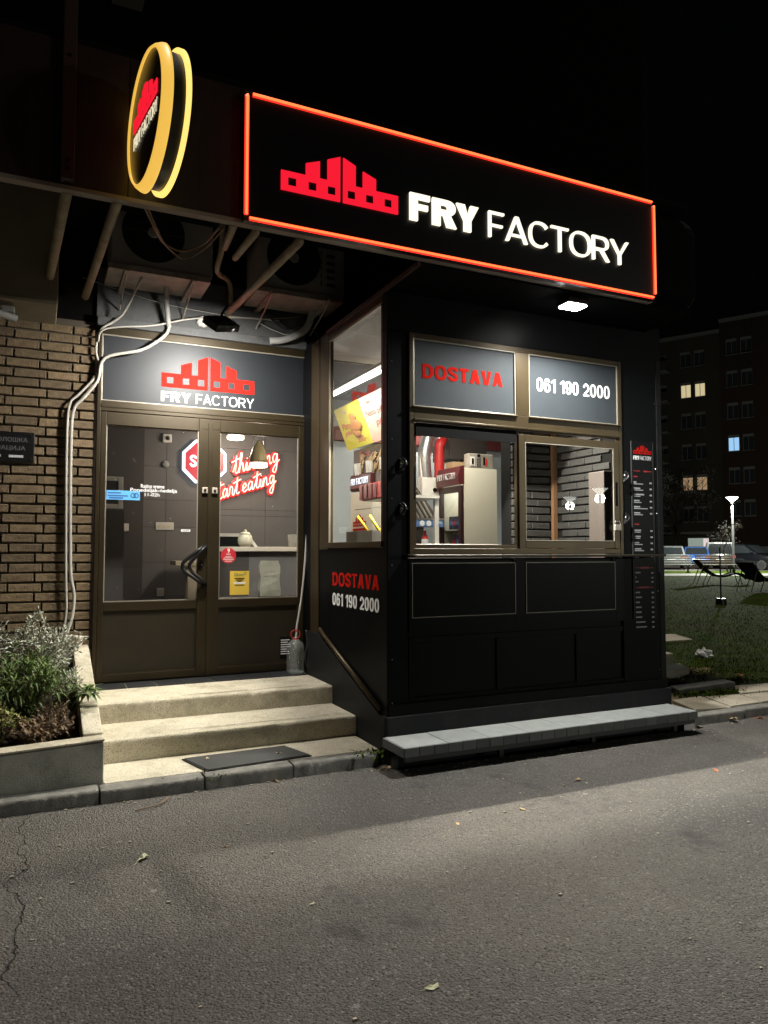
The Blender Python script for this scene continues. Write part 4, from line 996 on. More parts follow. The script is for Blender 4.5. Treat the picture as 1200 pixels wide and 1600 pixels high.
cable('insulated_pipe', 'grey insulated pipe bending over the door frame by the kiosk', [(1.98, 6.80, 3.585), (2.10, 6.78, 3.60), (2.24, 6.74, 3.66), (2.33, 6.72, 3.74), (2.38, 6.7, 3.9), (2.40, 6.68, 4.02)], .034, 'insulation', 'pipe')
cable('thin_cable', 'tangled dark cable beside the insulated pipe', [(2.0, 6.84, 3.82), (2.14, 6.80, 3.72), (2.3, 6.78, 3.78), (2.42, 6.72, 3.70), (2.44, 6.70, 3.6)], .007, 'cable_black')
cable('thin_cable', 'thin white cable dangling at the kiosk corner above the door', [(1.9, 6.86, 3.76), (2.05, 6.84, 3.70), (2.2, 6.82, 3.68), (2.36, 6.80, 3.80)], .004, 'cable_white')
cable('drip_hose', 'pale ribbed hose hanging beside the door into the water bottle', [(2.418, 6.86, 3.52), (2.412, 6.84, 3.2), (2.405, 6.84, 2.6), (2.40, 6.84, 2.1), (2.365, 6.83, 1.5), (2.32, 6.81, 1.1), (2.265, 6.78, .82), (2.255, 6.77, .62)], .011, 'cable_white', 'hose')
cable('black_cable', 'bundle of black cables in the corner beside the water bottle', [(2.345, 6.74, .80), (2.355, 6.72, .66), (2.33, 6.72, .56), (2.35, 6.70, .43)], .012, 'cable_black')
# water bottle
bt = thing('water_bottle', 'large clear plastic water bottle with red handle at the door corner', 'bottle', (2.25, 6.77, .397))
BM = Matrix.Translation((2.25, 6.77, .398))
prof = [(.07, 0), (.082, .008), (.085, .02)]
for k in range(9): z = .03 + k * .022; prof += [(.085, z), (.082, z + .011)]
prof += [(.085, .235), (.082, .255), (.066, .285), (.036, .312), (.024, .322), (.024, .338)]
obj('bottle_body', MB().lathe(prof, BM, 24), 'pet', bt, True)
obj('cap_ring', MB().ring(BM, .026, .032, .318, .330, 20), 'red_plastic', bt)
obj('carry_handle', MB().tube(catmull([(2.218, 6.77, .722), (2.206, 6.77, .76), (2.215, 6.77, .792), (2.25, 6.77, .80), (2.285, 6.77, .792), (2.294, 6.77, .76), (2.282, 6.77, .722)], 5), .0055, 7), 'red_plastic', bt, True)
# stone bench in front of the kiosk
bn = thing('stone_bench', 'low bench of pale stone slabs along the kiosk front', 'bench', (3.7, 4.77, 0))
n = 8; x0, x1 = 2.315, 5.105
for i in range(n):
    a = x0 + (x1 - x0) * i / n; b_ = x0 + (x1 - x0) * (i + 1) / n
    z = .20 + random.uniform(-.0015, .0015)
    obj('slab', MB().box(a + .0015, b_ - .0015, 4.600, 4.918, .150, z, bev=.003, seg=1), 'bench_stone', bn)
    for k in range(3): obj('edge_tile', MB().box(a + (b_ - a) * k / 3 + .0015, a + (b_ - a) * (k + 1) / 3 - .0015, 4.586 + random.uniform(-.001, .001), 4.5985, .133, z - .002, bev=.002, seg=1), 'bench_edge', bn)
obj('end_tile', MB().box(2.302, 2.3145, 4.588, 4.918, .133, .197, bev=.002), 'bench_edge', bn)
mb = MB(); mb.box(2.33, 5.09, 4.605, 4.635, .095, .132); mb.box(2.33, 5.09, 4.88, 4.91, .095, .132); mb.box(2.33, 5.09, 4.64, 4.87, .128, .148); obj('frame', mb, 'steel_dark', bn)
for x in (2.345, 3.25, 4.15, 5.06): obj('leg', MB().box(x - .02, x + .02, 4.79, 4.82, -.2, .094), 'steel_dark', bn)
# ================================================================ SHOP INTERIOR
BY = 9.5
iw = bpy.data.objects.new('shop_walls', None); COL.objects.link(iw); struct(iw)
box('back_wall_board', 'black_ink', iw, .40, 3.4, BY + .012, BY + .1, .3, 3.6)
for i, (a, b_) in enumerate(((1.172, 1.44), (1.444, 2.02), (2.024, 2.72), (2.724, 3.3))):
    zz_ = [.4, 1.0, 1.42, 1.86, 2.20, 2.62, 3.6] if i < 2 else [.4, 1.2, 2.02, 2.10, 2.9, 3.6]
    for k in range(len(zz_) - 1): box('wall_panel', 'shop_panel', iw, a, b_, BY - .004, BY + .012, zz_[k] + .002, zz_[k + 1] - .002)
box('dark_panel', 'shop_dark', iw, .43, 1.168, BY - .03, BY + .011, .4, 3.6)
box('door_panel', 'shop_dark', iw, .62, .92, BY - .045, BY - .031, .42, 2.3, bev=.006)
box('left_wall', 'shop_dark', iw, .36, .43, 7.03, BY, .3, 3.6)
box('ceiling', 'shop_dark', iw, .36, 6.6, 7.21, BY + .1, 3.57, 3.64)
box('floor', 'shop_floor', iw, .36, 6.6, 7.03, BY + .1, .30, .394)
box('kitchen_back_wall', 'kitchen_wall', iw, 3.41, 6.6, 9.0, 9.08, .3, 3.6)
box('kitchen_side_wall', 'kitchen_wall', iw, 6.5, 6.6, 7.2, 9.0, .3, 3.6)
box('maroon_rail', 'maroon', iw, 3.5, 6.4, 8.93, 8.998, 3.02, 3.20)
# neon lettering
def glyph():
    G = {}
    G['t'] = (.62, [[(.0, .25), (.3, 1.0), (.48, 1.9), (.36, .9), (.28, .25), (.42, .03), (.66, .2)], [(-.1, 1.3), (.3, 1.42), (.9, 1.55)]])
    G['h'] = (.8, [[(.0, .2), (.4, 1.3), (.5, 2.0), (.34, 1.95), (.24, 1.0), (.1, 0)], [(.12, .3), (.36, .9), (.55, .95), (.56, .5), (.6, .05), (.84, .2)]])
    G['i'] = (.45, [[(0, .2), (.22, .92), (.2, .15), (.32, .02), (.48, .2)], [(.28, 1.28), (.31, 1.36)]])
    G['n'] = (.78, [[(0, .2), (.15, .95), (.1, 0)], [(.1, .3), (.34, .92), (.52, .88), (.5, .2), (.6, .03), (.8, .2)]])
    G['k'] = (.75, [[(0, .2), (.36, 1.4), (.42, 2), (.28, 1.9), (.12, 0)], [(.55, .95), (.18, .5), (.5, .04), (.76, .2)]])
    G['g'] = (.9, [[(.62, .82), (.38, 1), (.12, .6), (.26, .08), (.56, .5), (.66, .95), (.58, -.3), (.34, -1), (.06, -.75), (.4, -.2), (.94, .25)]])
    G['s'] = (.62, [[(0, .15), (.42, 1), (.46, .5), (.3, .02), (.02, .12)], [(.3, .03), (.62, .2)]])
    G['a'] = (.85, [[(.62, .82), (.38, 1), (.12, .6), (.22, .05), (.5, .4), (.64, .95), (.6, .2), (.68, .03), (.86, .2)]])
    G['r'] = (.62, [[(0, .2), (.2, 1.05), (.44, .85), (.4, .2), (.5, .03), (.64, .2)]])
    G['e'] = (.66, [[(0, .25), (.5, .65), (.38, 1), (.12, .65), (.22, .04), (.68, .25)]])
    return G
GL = glyph()
ns = thing('neon_sign', 'red glowing handwritten neon lettering on the back wall inside', 'neon sign', (2.4, BY, 2.2))
def word(s, x, z, size, ang):
    tb = MB(); bk = MB(); cx = 0
    for ch in s:
        if ch == ' ': cx += .35; continue
        adv, strokes = GL[ch]
        for stp in strokes:
            P = []
            for px, pz in stp:
                lx = (cx + px + pz * .28) * size; lz = pz * size
                P.append((x + lx * math.cos(ang) - lz * math.sin(ang), BY - .075, z + lx * math.sin(ang) + lz * math.cos(ang)))
            Q = catmull(P, 5); tb.tube(Q, .007, 6)
            bk.tube([q + Vector((0, .035, 0)) for q in Q], .031, 8, flat=((0, 1, 0), .12))
        cx += adv
    obj('neon_tube', tb, 'neon_script', ns, True); obj('red_backing', bk, 'neon_back', ns)
word('thinking', 2.27, 2.55, .118, R(18))
word('start eating', 2.00, 2.19, .112, R(18))
ss = thing('stop_sign', 'octagonal red stop sign with blue white glowing edge inside the shop', 'sign', (1.91, BY, 2.4))
SM = FRONT(1.905, BY - .03, 2.70)
octa = lambda r: [(r * math.cos(R(22.5 + 45 * k)), r * math.sin(R(22.5 + 45 * k))) for k in range(8)]
obj('edge', MB().prism(octa(.30), SM, .04), 'stop_rim', ss); obj('face', MB().prism(octa(.262), SM @ Matrix.Translation((0, 0, .041)), .012), 'stop_red', ss)
gtext('lettering', 'STOP', 'stop_rim', ss, SM @ Matrix.Translation((-.19, -.075, .054)), .38, .15, .2, .004)
def pend(lab, x, y, z0, s=1.):
    t = thing('pendant_lamp', lab, 'lamp', (x, y, z0), 'pendant lamps over the counter'); T = Matrix.Translation((x, y, z0)) @ Matrix.Scale(s, 4)
    obj('shade', MB().lathe([(.105, .05), (.102, .09), (.088, .16), (.062, .235), (.035, .275), (.03, .28), (.03, .30), (.012, .31)], T, 24), 'pendant', t, True)
    obj('diffuser', MB().lathe([(.02, 0), (.10, .002), (.105, .02), (.10, .05)], T, 24), 'pendant_glow', t, True)
    mb = MB()
    for k in range(24): a = k * math.pi / 12; mb.tube([T @ Vector((.107 * math.cos(a), .107 * math.sin(a), .018)), T @ Vector((.107 * math.cos(a), .107 * math.sin(a), .055))], .0045, 4)
    obj('cage', mb, 'white_plastic', t)
    obj('hanger', MB().tube([T @ Vector((-.06, 0, .27)), T @ Vector((-.055, 0, .40)), T @ Vector((.055, 0, .40)), T @ Vector((.06, 0, .27))], .005, 6), 'black_metal', t)
    obj('cord', MB().tube([T @ Vector((0, 0, .30)), (x, y, 3.568)], .005, 6), 'cable_black', t)
    point('pendant_light', (x, y, z0 - .07), 26, (1, .82, .66), .06, t)
pend('cream pendant lamp hanging in front of the neon lettering', 2.295, 8.3, 2.53)
pend('pendant lamp with only its bright rim showing at the pane top', 2.17, 8.9, 2.93)
ct = thing('serving_counter', 'shop counter with a pale top seen through the door', 'counter', (2.3, 8.05, .394))
box('top', 'counter_top', ct, 1.72, 3.0, 7.95, 8.45, 1.555, 1.605, bev=.004)
box('front', 'shop_dark', ct, 1.76, 2.12, 8.02, 8.40, .394, 1.554); box('front_panel', 'shop_panel', ct, 2.121, 3.0, 8.02, 8.40, .394, 1.554)
box('post', 'white_plastic', ct, 1.72, 1.765, 7.97, 8.01, .394, 1.95)
mo = thing('cash_monitor', 'pale framed monitor standing on the shop counter', 'monitor', (1.95, 8.15, 1.605))
mb = MB(); mb.box(1.77, 2.16, 8.10, 8.14, 1.72, 1.755); mb.prism([(2.10, 1.73), (2.15, 1.73), (2.24, 1.607), (2.20, 1.607)], FR((0, 8.14, 0), (1, 0, 0), (0, 0, 1)), .04); obj('frame', mb, 'white_plastic', mo)
box('screen', 'pane_dark', mo, 1.79, 2.12, 8.105, 8.12, 1.607, 1.718)
jr = thing('biscuit_jar', 'cream ceramic jar with knobbed lid on the counter', 'jar', (2.08, 8.0, 1.605))
obj('jar_body', MB().lathe([(.05, 0), (.075, .03), (.083, .075), (.072, .12), (.062, .135)], Matrix.Translation((2.075, 8.02, 1.606)), 20), 'cream', jr, True)
obj('lid', MB().lathe([(.066, .136), (.05, .155), (.014, .168), (.018, .182), (.006, .192)], Matrix.Translation((2.075, 8.02, 1.606)), 20), 'cream', jr, True)
gl = thing('clear_tub', 'clear plastic tub on the counter beside the door edge', 'tub', (2.66, 8.05, 1.605))
obj('tub_wall', MB().lathe([(.055, 0), (.07, .13), (.076, .13), (.076, .14), (.068, .14), (.053, .004)], Matrix.Translation((2.645, 8.05, 1.606)), 20), 'clear_plastic', gl, True)
tb_ = thing('white_table', 'pale narrow table behind the door handle', 'table', (1.65, 9.1, .394))
box('top', 'cream', tb_, 1.48, 1.95, 8.95, 9.35, 1.385, 1.44, bev=.004); box('side_board', 'cream', tb_, 1.63, 1.90, 8.97, 9.0, .95, 1.384)
for x, y in ((1.66, 9.01), (1.86, 9.01), (1.66, 9.28), (1.86, 9.28)): box('leg', 'cream', tb_, x, x + .04, y, y + .04, .394, 1.398)
dc = thing('dome_camera', 'small white security camera on the back wall', 'camera', (1.44, BY, 2.92))
box('mount', 'white_plastic', dc, 1.385, 1.495, BY - .055, BY - .005, 2.92, 3.03, bev=.012); obj('camera_eye', MB().lathe([(.028, 0), (.02, .02), (.004, .028)], FRONT(1.445, BY - .055, 2.975), 16), 'black_metal', dc)
obj_t = thing('wall_sensor', 'round dark sensor on the wall below the camera', 'sensor', (1.44, BY, 2.6)); obj('sensor_body', MB().lathe([(.045, 0), (.04, .03), (.012, .04)], FRONT(1.43, BY - .005, 2.65), 18), 'cable_grey', obj_t)
for nm, lab, x, z, hw, hh, cat in (('wall_switch', 'pale wall switch on the dark panel at left', .94, 1.85, .06, .045, 'switch'), ('wall_socket_strip', 'wide white socket plate on the grey wall', 1.43, 1.87, .11, .048, 'socket'), ('wall_socket', 'white wall socket low behind the left pane', 1.39, 1.05, .045, .05, 'socket')):
    y = BY - .005 if x > 1.17 else BY - .0315
    t = thing(nm, lab, cat, (x, y, z)); box('cover', 'white_plastic', t, x - hw, x + hw, y - .015, y, z - hh, z + hh, bev=.006)
    for k in (range(3) if hw > .1 else range(1)): box('insert', 'cream', t, x - .02 + (k - 1) * .055 * (hw > .1), x + .02 + (k - 1) * .055 * (hw > .1), y - .019, y - .0151, z - .02, z + .02, bev=.003)
t = thing('pull_notice', 'small white door notice on the left pane', 'notice', (1.22, GY, 1.9)); box('plate', 'white_print', t, 1.19, 1.275, GY - .0015, GY, 1.735, 1.757, bev=.0006); text('lettering', 'VUCI', 'black_ink', t, FRONT(1.203, GY - .0016, 1.740), .058, .012, .02, .0005)
wf = thing('wall_frame', 'pale frame behind the left pane above the blue sticker', 'frame', (.75, 8.5, 2.1)); mb = MB(); frame_rect(mb, .55, .83, 2.02, 2.37, .05, 8.46, 8.5); obj('frame', mb, 'white_plastic', wf); box('picture', 'shop_dark', wf, .60, .78, 8.475, 8.485, 2.07, 2.32)
box('stand', 'shop_dark', wf, .55, .85, 8.5, 8.6, .394, 2.0)

# ================================================================ KITCHEN INSIDE THE KIOSK
kt = bpy.data.objects.new('inner_brick_wall', None); COL.objects.link(kt); struct(kt)
box('backing', 'black_ink', kt, 4.50, 5.078, 6.43, 6.6, .4, 3.53); box('side_backing', 'black_ink', kt, 5.062, 5.079, 5.05, 6.40, .4, 3.53)
bsrc = MB().box(-.118, .118, -.02, .02, -.0335, .0335, bev=.005, seg=1).mesh('brick'); hsrc = MB().box(-.056, .056, -.02, .02, -.0335, .0335, bev=.005, seg=1).mesh('brick')
ssrc = MB().box(-.012, .012, -.118, .118, -.0335, .0335, bev=.005, seg=1).mesh('brick')
z = 1.5; row = 0
while z < 3.0:
    x = 4.505
    if row % 2: o = link('brick', hsrc, 'black_brick', kt); o.location = (x + .056, 6.415, z); x += .122
    while x < 4.99:
        o = link('brick', bsrc, 'black_brick', kt); o.location = (min(x + .118, 4.94), 6.415 + random.uniform(-.004, .004), z); x += .246
    y = 6.385 - (.12 if row % 2 else 0)
    while y > 5.75:
        o = link('brick', ssrc, 'black_brick', kt); o.location = (5.052 + random.uniform(-.002, .002), y - .118, z); y -= .246
    z += .0815; row += 1
tag(box('corner_batten', 'brown_wood', None, 5.00, 5.05, 6.345, 6.39, .41, 3.5), 'vertical brown wooden batten in the brick corner', 'batten')
wc = thing('tall_cabinet', 'tall narrow cabinet by the right window pane', 'cabinet', (4.95, 5.5, .4)); box('carcass', 'shop_dark', wc, 4.90, 5.035, 5.46, 5.68, .41, 2.33, bev=.01); box('door_line', 'cable_grey', wc, 4.897, 4.8995, 5.48, 5.66, 1.2, 1.206)
# drinks fridge: glass front faces -X
fr = thing('drinks_fridge', 'white drinks fridge with dark framed glass door and maroon header', 'fridge', (4.63, 7.48, .4))
mb = MB(); mb.box(4.42, 4.87, 7.23, 7.25, .5, 2.52); mb.box(4.42, 4.87, 7.72, 7.74, .5, 2.52); mb.box(4.85, 4.87, 7.25, 7.72, .5, 2.52); mb.box(4.42, 4.85, 7.25, 7.72, 2.33, 2.52); mb.box(4.42, 4.85, 7.25, 7.72, .42, .6); obj('cabinet', mb, 'fridge_white', fr)
mb = MB(); mb.prism([(0, 0), (.0, .22), (.05, .21), (.085, .10), (.075, 0)], FR((4.42, 7.225, 2.325), (-1, 0, 0), (0, 0, 1)), .52); hd = obj('header', mb, 'fridge_header', fr)
gtext('lettering', 'FRY', 'white_print', hd, FR((4.334, 7.70, 2.395), (0, -1, 0), (-.13, 0, 1)), .13, .07, .26, .003); gtext('lettering', 'FACTORY', 'white_print', hd, FR((4.334, 7.55, 2.395), (0, -1, 0), (-.13, 0, 1)), .28, .07, .12, .003)
mb = MB()
for y0, y1, z0, z1 in ((7.232, 7.29, .6, 2.315), (7.68, 7.738, .6, 2.315), (7.29, 7.68, 2.24, 2.315), (7.29, 7.68, .6, .68)): mb.box(4.375, 4.418, y0, y1, z0, z1, bev=.004)
dd_ = obj('fridge_door', mb, 'fridge_frame', fr); box('glass_pane', 'glass', dd_, 4.393, 4.398, 7.29, 7.68, .68, 2.24)
for zs in (1.25, 1.58, 1.80): box('shelf', 'white_plastic', fr, 4.44, 4.84, 7.255, 7.715, zs, zs + .015)
for zs, n_ in ((1.815, 5), (1.595, 4)):
    for k in range(n_):
        for j in range(2):
            c_ = thing('drink_can', 'dark drink can number %s on the %s fridge shelf, %s row' % (('one', 'two', 'three', 'four', 'five')[k], 'upper' if zs > 1.7 else 'lower', 'front' if j == 0 else 'back'), 'can', (4.49 + j * .08, 7.31 + k * .08, zs), 'drink cans in the fridge')
            obj('can_body', MB().lathe([(.026, 0), (.033, .01), (.033, .14), (.026, .155)], Matrix.Translation((4.49 + j * .08, 7.31 + k * .08, zs)), 12), 'can_dark', c_, True); obj('can_band', MB().ring(Matrix.Translation((4.49 + j * .08, 7.31 + k * .08, zs)), .0332, .0338, .05, .10, 12), 'red_paint' if k % 2 else 'blue_label', c_)
point('fridge_light', (4.62, 7.48, 2.25), 3.0, (1, .97, .9), .04, fr)
rd = thing('radio', 'silver radio cassette player on top of the fridge', 'radio', (4.70, 7.35, 2.52))
box('case', 'galvanised', rd, 4.52, 4.86, 7.28, 7.40, 2.523, 2.70, bev=.012)
box('cassette_door', 'white_plastic', rd, 4.535, 4.60, 7.274, 7.2795, 2.55, 2.66, bev=.003); box('dial', 'black_ink', rd, 4.555, 4.58, 7.270, 7.2735, 2.57, 2.64); box('tuner_bar', 'red_paint', rd, 4.745, 4.765, 7.274, 7.2795, 2.56, 2.64)
box('speaker_bar', 'black_ink', rd, 4.715, 4.735, 7.274, 7.2795, 2.57, 2.66)
for k in range(5): obj('button', MB().box(4.63, 4.645, 7.274, 7.2795, 2.54 + k * .022, 2.552 + k * .022).box(4.66, 4.675, 7.274, 7.2795, 2.54 + k * .022, 2.552 + k * .022), 'black_ink', rd)
obj('knob', MB().lathe([(.02, 0), (.018, .01)], FRONT(4.652, 7.28, 2.675), 16), 'black_ink', rd)
cb = thing('cardboard_box', 'small brown cardboard box behind the fridge header', 'box', (4.45, 7.62, 2.55)); box('carton', 'cardboard', cb, 4.43, 4.60, 7.50, 7.66, 2.55 - .028, 2.62); box('tape', 'cream', cb, 4.50, 4.53, 7.499, 7.661, 2.6205, 2.6215)
# extraction: ducts, hood, control box
cable('steel_duct', 'silver ventilation duct rising in the kitchen corner', [(4.42, 8.15, 2.40), (4.40, 8.15, 2.7), (4.42, 8.15, 2.9), (4.5, 8.15, 3.2), (4.55, 8.15, 3.56)], .085, 'duct', 'duct')
cable('red_duct', 'red ventilation pipe with an elbow beside the silver duct', [(4.56, 8.05, 2.30), (4.56, 8.05, 2.80), (4.58, 8.05, 2.92), (4.66, 8.1, 2.98), (4.85, 8.15, 3.0)], .065, 'red_paint', 'duct')
tag(box('duct_box', 'shop_dark', None, 4.66, 5.2, 7.95, 8.4, 2.72, 3.1), 'dark extractor box behind the red pipe', 'extractor')
tag(box('brown_beam', 'brown_wood', None, 4.86, 4.93, 8.0, 8.05, 2.5, 3.5), 'brown vertical timber beside the extractor box', 'beam')
cbx = thing('control_box', 'white control box with a round knob above the hood', 'control box', (4.2, 7.8, 2.2)); box('case', 'white_plastic', cbx, 4.17, 4.40, 7.78, 7.90, 2.22, 2.45, bev=.008); obj('knob', MB().lathe([(.025, 0), (.02, .02)], FRONT(4.34, 7.78, 2.30), 14), 'black_ink', cbx)
hd_ = thing('extractor_hood', 'steel hood with diagonal filter slats above the grill', 'hood', (4.1, 7.7, 1.95))
obj('hood_shell', MB().prism([(3.55, 1.95), (4.37, 1.95), (4.08, 2.32), (3.55, 2.32)], FR((0, 7.76, 0), (1, 0, 0), (0, 0, 1)), .012), 'shop_dark', hd_)
for k in range(11):
    xx = 3.66 + k * .062; obj('filter_slat', MB().tube([(xx, 7.742, 1.96), (xx - .21, 7.735, 2.28)], .017, 6), 'steel', hd_)
box('blue_strip', 'blue_label', hd_, 3.6, 4.36, 7.60, 7.76, 1.845, 1.925); box('strip_edge', 'steel', hd_, 3.6, 4.36, 7.595, 7.76, 1.926, 1.948)
obj('round_print', MB().lathe([(.033, 0), (.033, .002)], FRONT(4.07, 7.599, 1.885), 18).lathe([(.033, 0), (.033, .002)], FRONT(4.16, 7.599, 1.885), 18), 'white_print', hd_)
text('lettering', 'EURO-GRILL', 'white_print', hd_, FRONT(4.22, 7.599, 1.885), .12, .022, .02, .001)
gr = thing('grill_station', 'dark grill bench below the hood', 'grill', (4.0, 7.8, .4)); box('bench', 'shop_dark', gr, 3.5, 4.36, 7.62, 8.2, .4, 1.60); box('back_plate', 'shop_dark', gr, 3.5, 4.36, 8.1, 8.2, 1.6, 1.9)
bo = thing('sauce_bottle', 'small red and white sauce bottle on the grill bench', 'bottle', (4.14, 7.66, 1.6)); obj('bottle_body', MB().lathe([(.035, 0), (.04, .02), (.04, .11), (.018, .16), (.016, .2)], Matrix.Translation((4.15, 7.68, 1.601)), 14), 'red_paint', bo, True); obj('bottle_label', MB().ring(Matrix.Translation((4.15, 7.68, 1.601)), .0405, .0415, .035, .10, 14), 'white_print', bo)
# menu posters above the inner counter, tilted, facing the customers (-X)
def poster(lab, yA, yB, m, lines_):
    X0, Z0, X1, Z1 = 3.18, 2.70, 3.0, 3.15
    M = FR((X0, yA, Z0), (0, -1, 0), (X1 - X0, 0, Z1 - Z0)); W_ = yA - yB; H_ = math.hypot(X1 - X0, Z1 - Z0)
    t = thing('menu_poster', lab, 'poster', ((X0 + X1) / 2, (yA + yB) / 2, Z0), 'menu posters over the counter')
    obj('sheet', MB().box(0, W_, 0, H_, -.012, 0, M=M), m, t)
    for s_, x, y, w_, h_, mm, sh in lines_: text('lettering', s_, mm, t, M @ Matrix.Translation((x * W_, y * H_, .0005)), w_ * W_, h_ * H_, .02, .001, sh)
    return t, M, W_, H_
t, M, W_, H_ = poster('yellow menu poster with pistachio pita', 7.72, 7.03, 'poster_yellow', [('Pistac', .10, .48, .42, .14, 'poster_red', .2), ('pita', .12, .30, .28, .14, 'poster_red', .2), ('350,-', .52, .08, .32, .16, 'poster_red', .25), ('Novo', .3, .82, .16, .08, 'poster_pink', .2)])
rr = random.Random(5); mb = MB()
for k in range(26):
    a = rr.random() * 6.28; r_ = rr.random() ** .5
    mb.lathe([(.03, 0), (.045, .006), (.03, .012), (.004, .015)], M @ Matrix.Translation((W_ * .62 + .13 * r_ * math.cos(a), H_ * .5 + .10 * r_ * math.sin(a), .001)), 8)
obj('food_picture', mb, 'food', t)
t, M, W_, H_ = poster('pink menu poster with pesto chicken pita', 7.02, 6.30, 'poster_pink', [('Pesto piletina', .06, .52, .85, .17, 'poster_dark', .2), ('pita', .30, .28, .36, .18, 'poster_red', .2), ('Novo', .2, .82, .16, .08, 'poster_red', .2)])
bx = thing('menu_poster', 'dark menu poster with fries below the yellow poster', 'poster', (3.24, 7.0, 2.4), 'menu posters over the counter')
box('sheet', 'poster_dark', bx, 3.25, 3.262, 6.4, 7.72, 2.28, 2.70)
mb = MB()
for k in range(60):
    y = 6.6 + rr.random() * .9; z = 2.36 + rr.random() * .22; a = rr.uniform(.3, 1.3); L = rr.uniform(.06, .13)
    mb.tube([(3.243, y, z), (3.243, y - L * math.cos(a), z + L * math.sin(a))], .011, 5)
obj('fries_picture', mb, 'food_pale', bx)
for y in (7.52, 7.2, 6.85): obj('cup_picture', MB().lathe([(.04, 0), (.05, .13)], Matrix.Translation((3.22, y, 2.40)) , 14), 'white_plastic', bx)
text('lettering', 'Pomfrit', 'red_paint', bx, SIDE(3.249, 7.55, 2.60), .3, .07, .02, .002, .2)
# white upright freezer with printed logo, counter, fry station
wf2 = thing('upright_freezer', 'white upright cabinet with red printed logo inside the kiosk', 'freezer', (3.4, 7.5, .4))
box('cabinet', 'fridge_white', wf2, 3.22, 3.75, 7.15, 7.75, .41, 2.22, bev=.012); box('crown', 'fridge_header', wf2, 3.21, 3.75, 7.14, 7.76, 2.23, 2.42, bev=.03)
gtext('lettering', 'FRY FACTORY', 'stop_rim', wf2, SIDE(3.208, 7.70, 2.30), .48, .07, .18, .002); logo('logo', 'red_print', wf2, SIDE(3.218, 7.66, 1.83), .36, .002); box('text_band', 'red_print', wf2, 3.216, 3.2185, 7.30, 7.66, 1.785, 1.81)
kc = thing('fry_station', 'steel fry station with red front panel beside the side window', 'fryer', (3.1, 6.3, .4))
box('body', 'steel', kc, 2.95, 3.9, 5.75, 6.75, .41, 1.62, bev=.01); box('red_front', 'red_paint', kc, 2.88, 2.90, 6.0, 6.70, 2.06, 2.21, bev=.004); box('hood_top', 'steel', kc, 2.905, 3.4, 6.0, 6.70, 2.05, 2.075)
for y in (6.02, 6.66): box('upright', 'steel', kc, 3.36, 3.40, y, y + .03, 1.62, 2.05)
for k in range(6): box('red_rib', 'maroon', kc, 2.874, 2.8795, 6.06 + k * .11, 6.075 + k * .11, 2.07, 2.20)
pan = MB(); frame_rect(pan, 0, 1, 0, 1, .1, 0, 1); pan.b.free()
ft = thing('fry_tray', 'steel tray with yellow handled scoops behind the side window', 'tray', (2.75, 6.1, 1.6))
mb = MB(); mb.box(2.66, 2.94, 5.9, 6.5, 1.60, 1.612); mb.box(2.66, 2.672, 5.9, 6.5, 1.612, 1.74); mb.box(2.928, 2.94, 5.9, 6.5, 1.612, 1.74); mb.box(2.672, 2.928, 5.9, 5.912, 1.612, 1.739); mb.box(2.672, 2.928, 6.488, 6.5, 1.612, 1.739); obj('pan', mb, 'steel', ft)
for y, dy in ((6.32, 0), (6.05, .05)): obj('scoop_handle', MB().tube([(2.70, y, 1.88), (2.84, y - .10 + dy, 1.65)], .014, 8), 'yellow_handle', ft, True)
box('stand', 'steel', ft, 2.67, 2.94, 5.92, 6.48, .41, 1.598)
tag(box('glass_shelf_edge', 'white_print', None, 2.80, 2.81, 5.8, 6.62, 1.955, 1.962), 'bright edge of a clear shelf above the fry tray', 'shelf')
# tube lamps inside
def tubelamp(lab, a, b_, power, sx, sy, col=(1, .93, .80), skirt=0):
    t = thing('tube_lamp', lab, 'lamp', a, 'tube lamps in the kitchen'); a = Vector(a); b_ = Vector(b_)
    obj('glowing_tube', MB().tube([a, b_], .017, 10), 'tube_glow', t, True)
    mb = MB(); d = (b_ - a).normalized(); s_ = d.cross(Vector((0, 0, 1))); mb.prism([(-.03, .022), (.03, .022), (.02, .06), (-.02, .06)], FR(a, s_, (0, 0, 1)), -(b_ - a).length if FR(a, s_, (0, 0, 1)).col[2].to_3d().dot(d) < 0 else (b_ - a).length); obj('holder', mb, 'white_plastic', t)
    if skirt:      # unseen side lips added to trim the light to a band on the asphalt
        for s2 in (-1, 1): box('band_cutoff_lip', 'white_plastic', t, a.x - .02, b_.x + .02, a.y + s2 * skirt - .002, a.y + s2 * skirt + .002, a.z - .145, a.z + .06)
    area('tube_light', (a + b_) / 2 - Vector((0, 0, .03)), (0, 0, -1), sx, sy, power, col, t)
tubelamp('fluorescent tube seen through the kiosk side window', (2.8, 7.25, 3.215), (2.8, 5.95, 3.195), 36, .03, 1.3)
tubelamp('unseen fluorescent tube added to brighten the drinks fridge', (3.3, 6.85, 3.46), (4.4, 6.85, 3.46), 70, 1.0, .03)  # added tube, out of view, to light the fridge side
tubelamp('unseen fluorescent tube added above the serving window to light the asphalt', (2.75, 5.70, 3.10), (4.3, 5.70, 3.10), 420, 1.5, .014, (1, .91, .76), skirt=.095)  # added tube, out of view, casts the light band on the asphalt
tubelamp('fluorescent tube at the rear of the kitchen', (4.0, 8.6, 3.45), (5.2, 8.6, 3.45), 26, 1.1, .03)
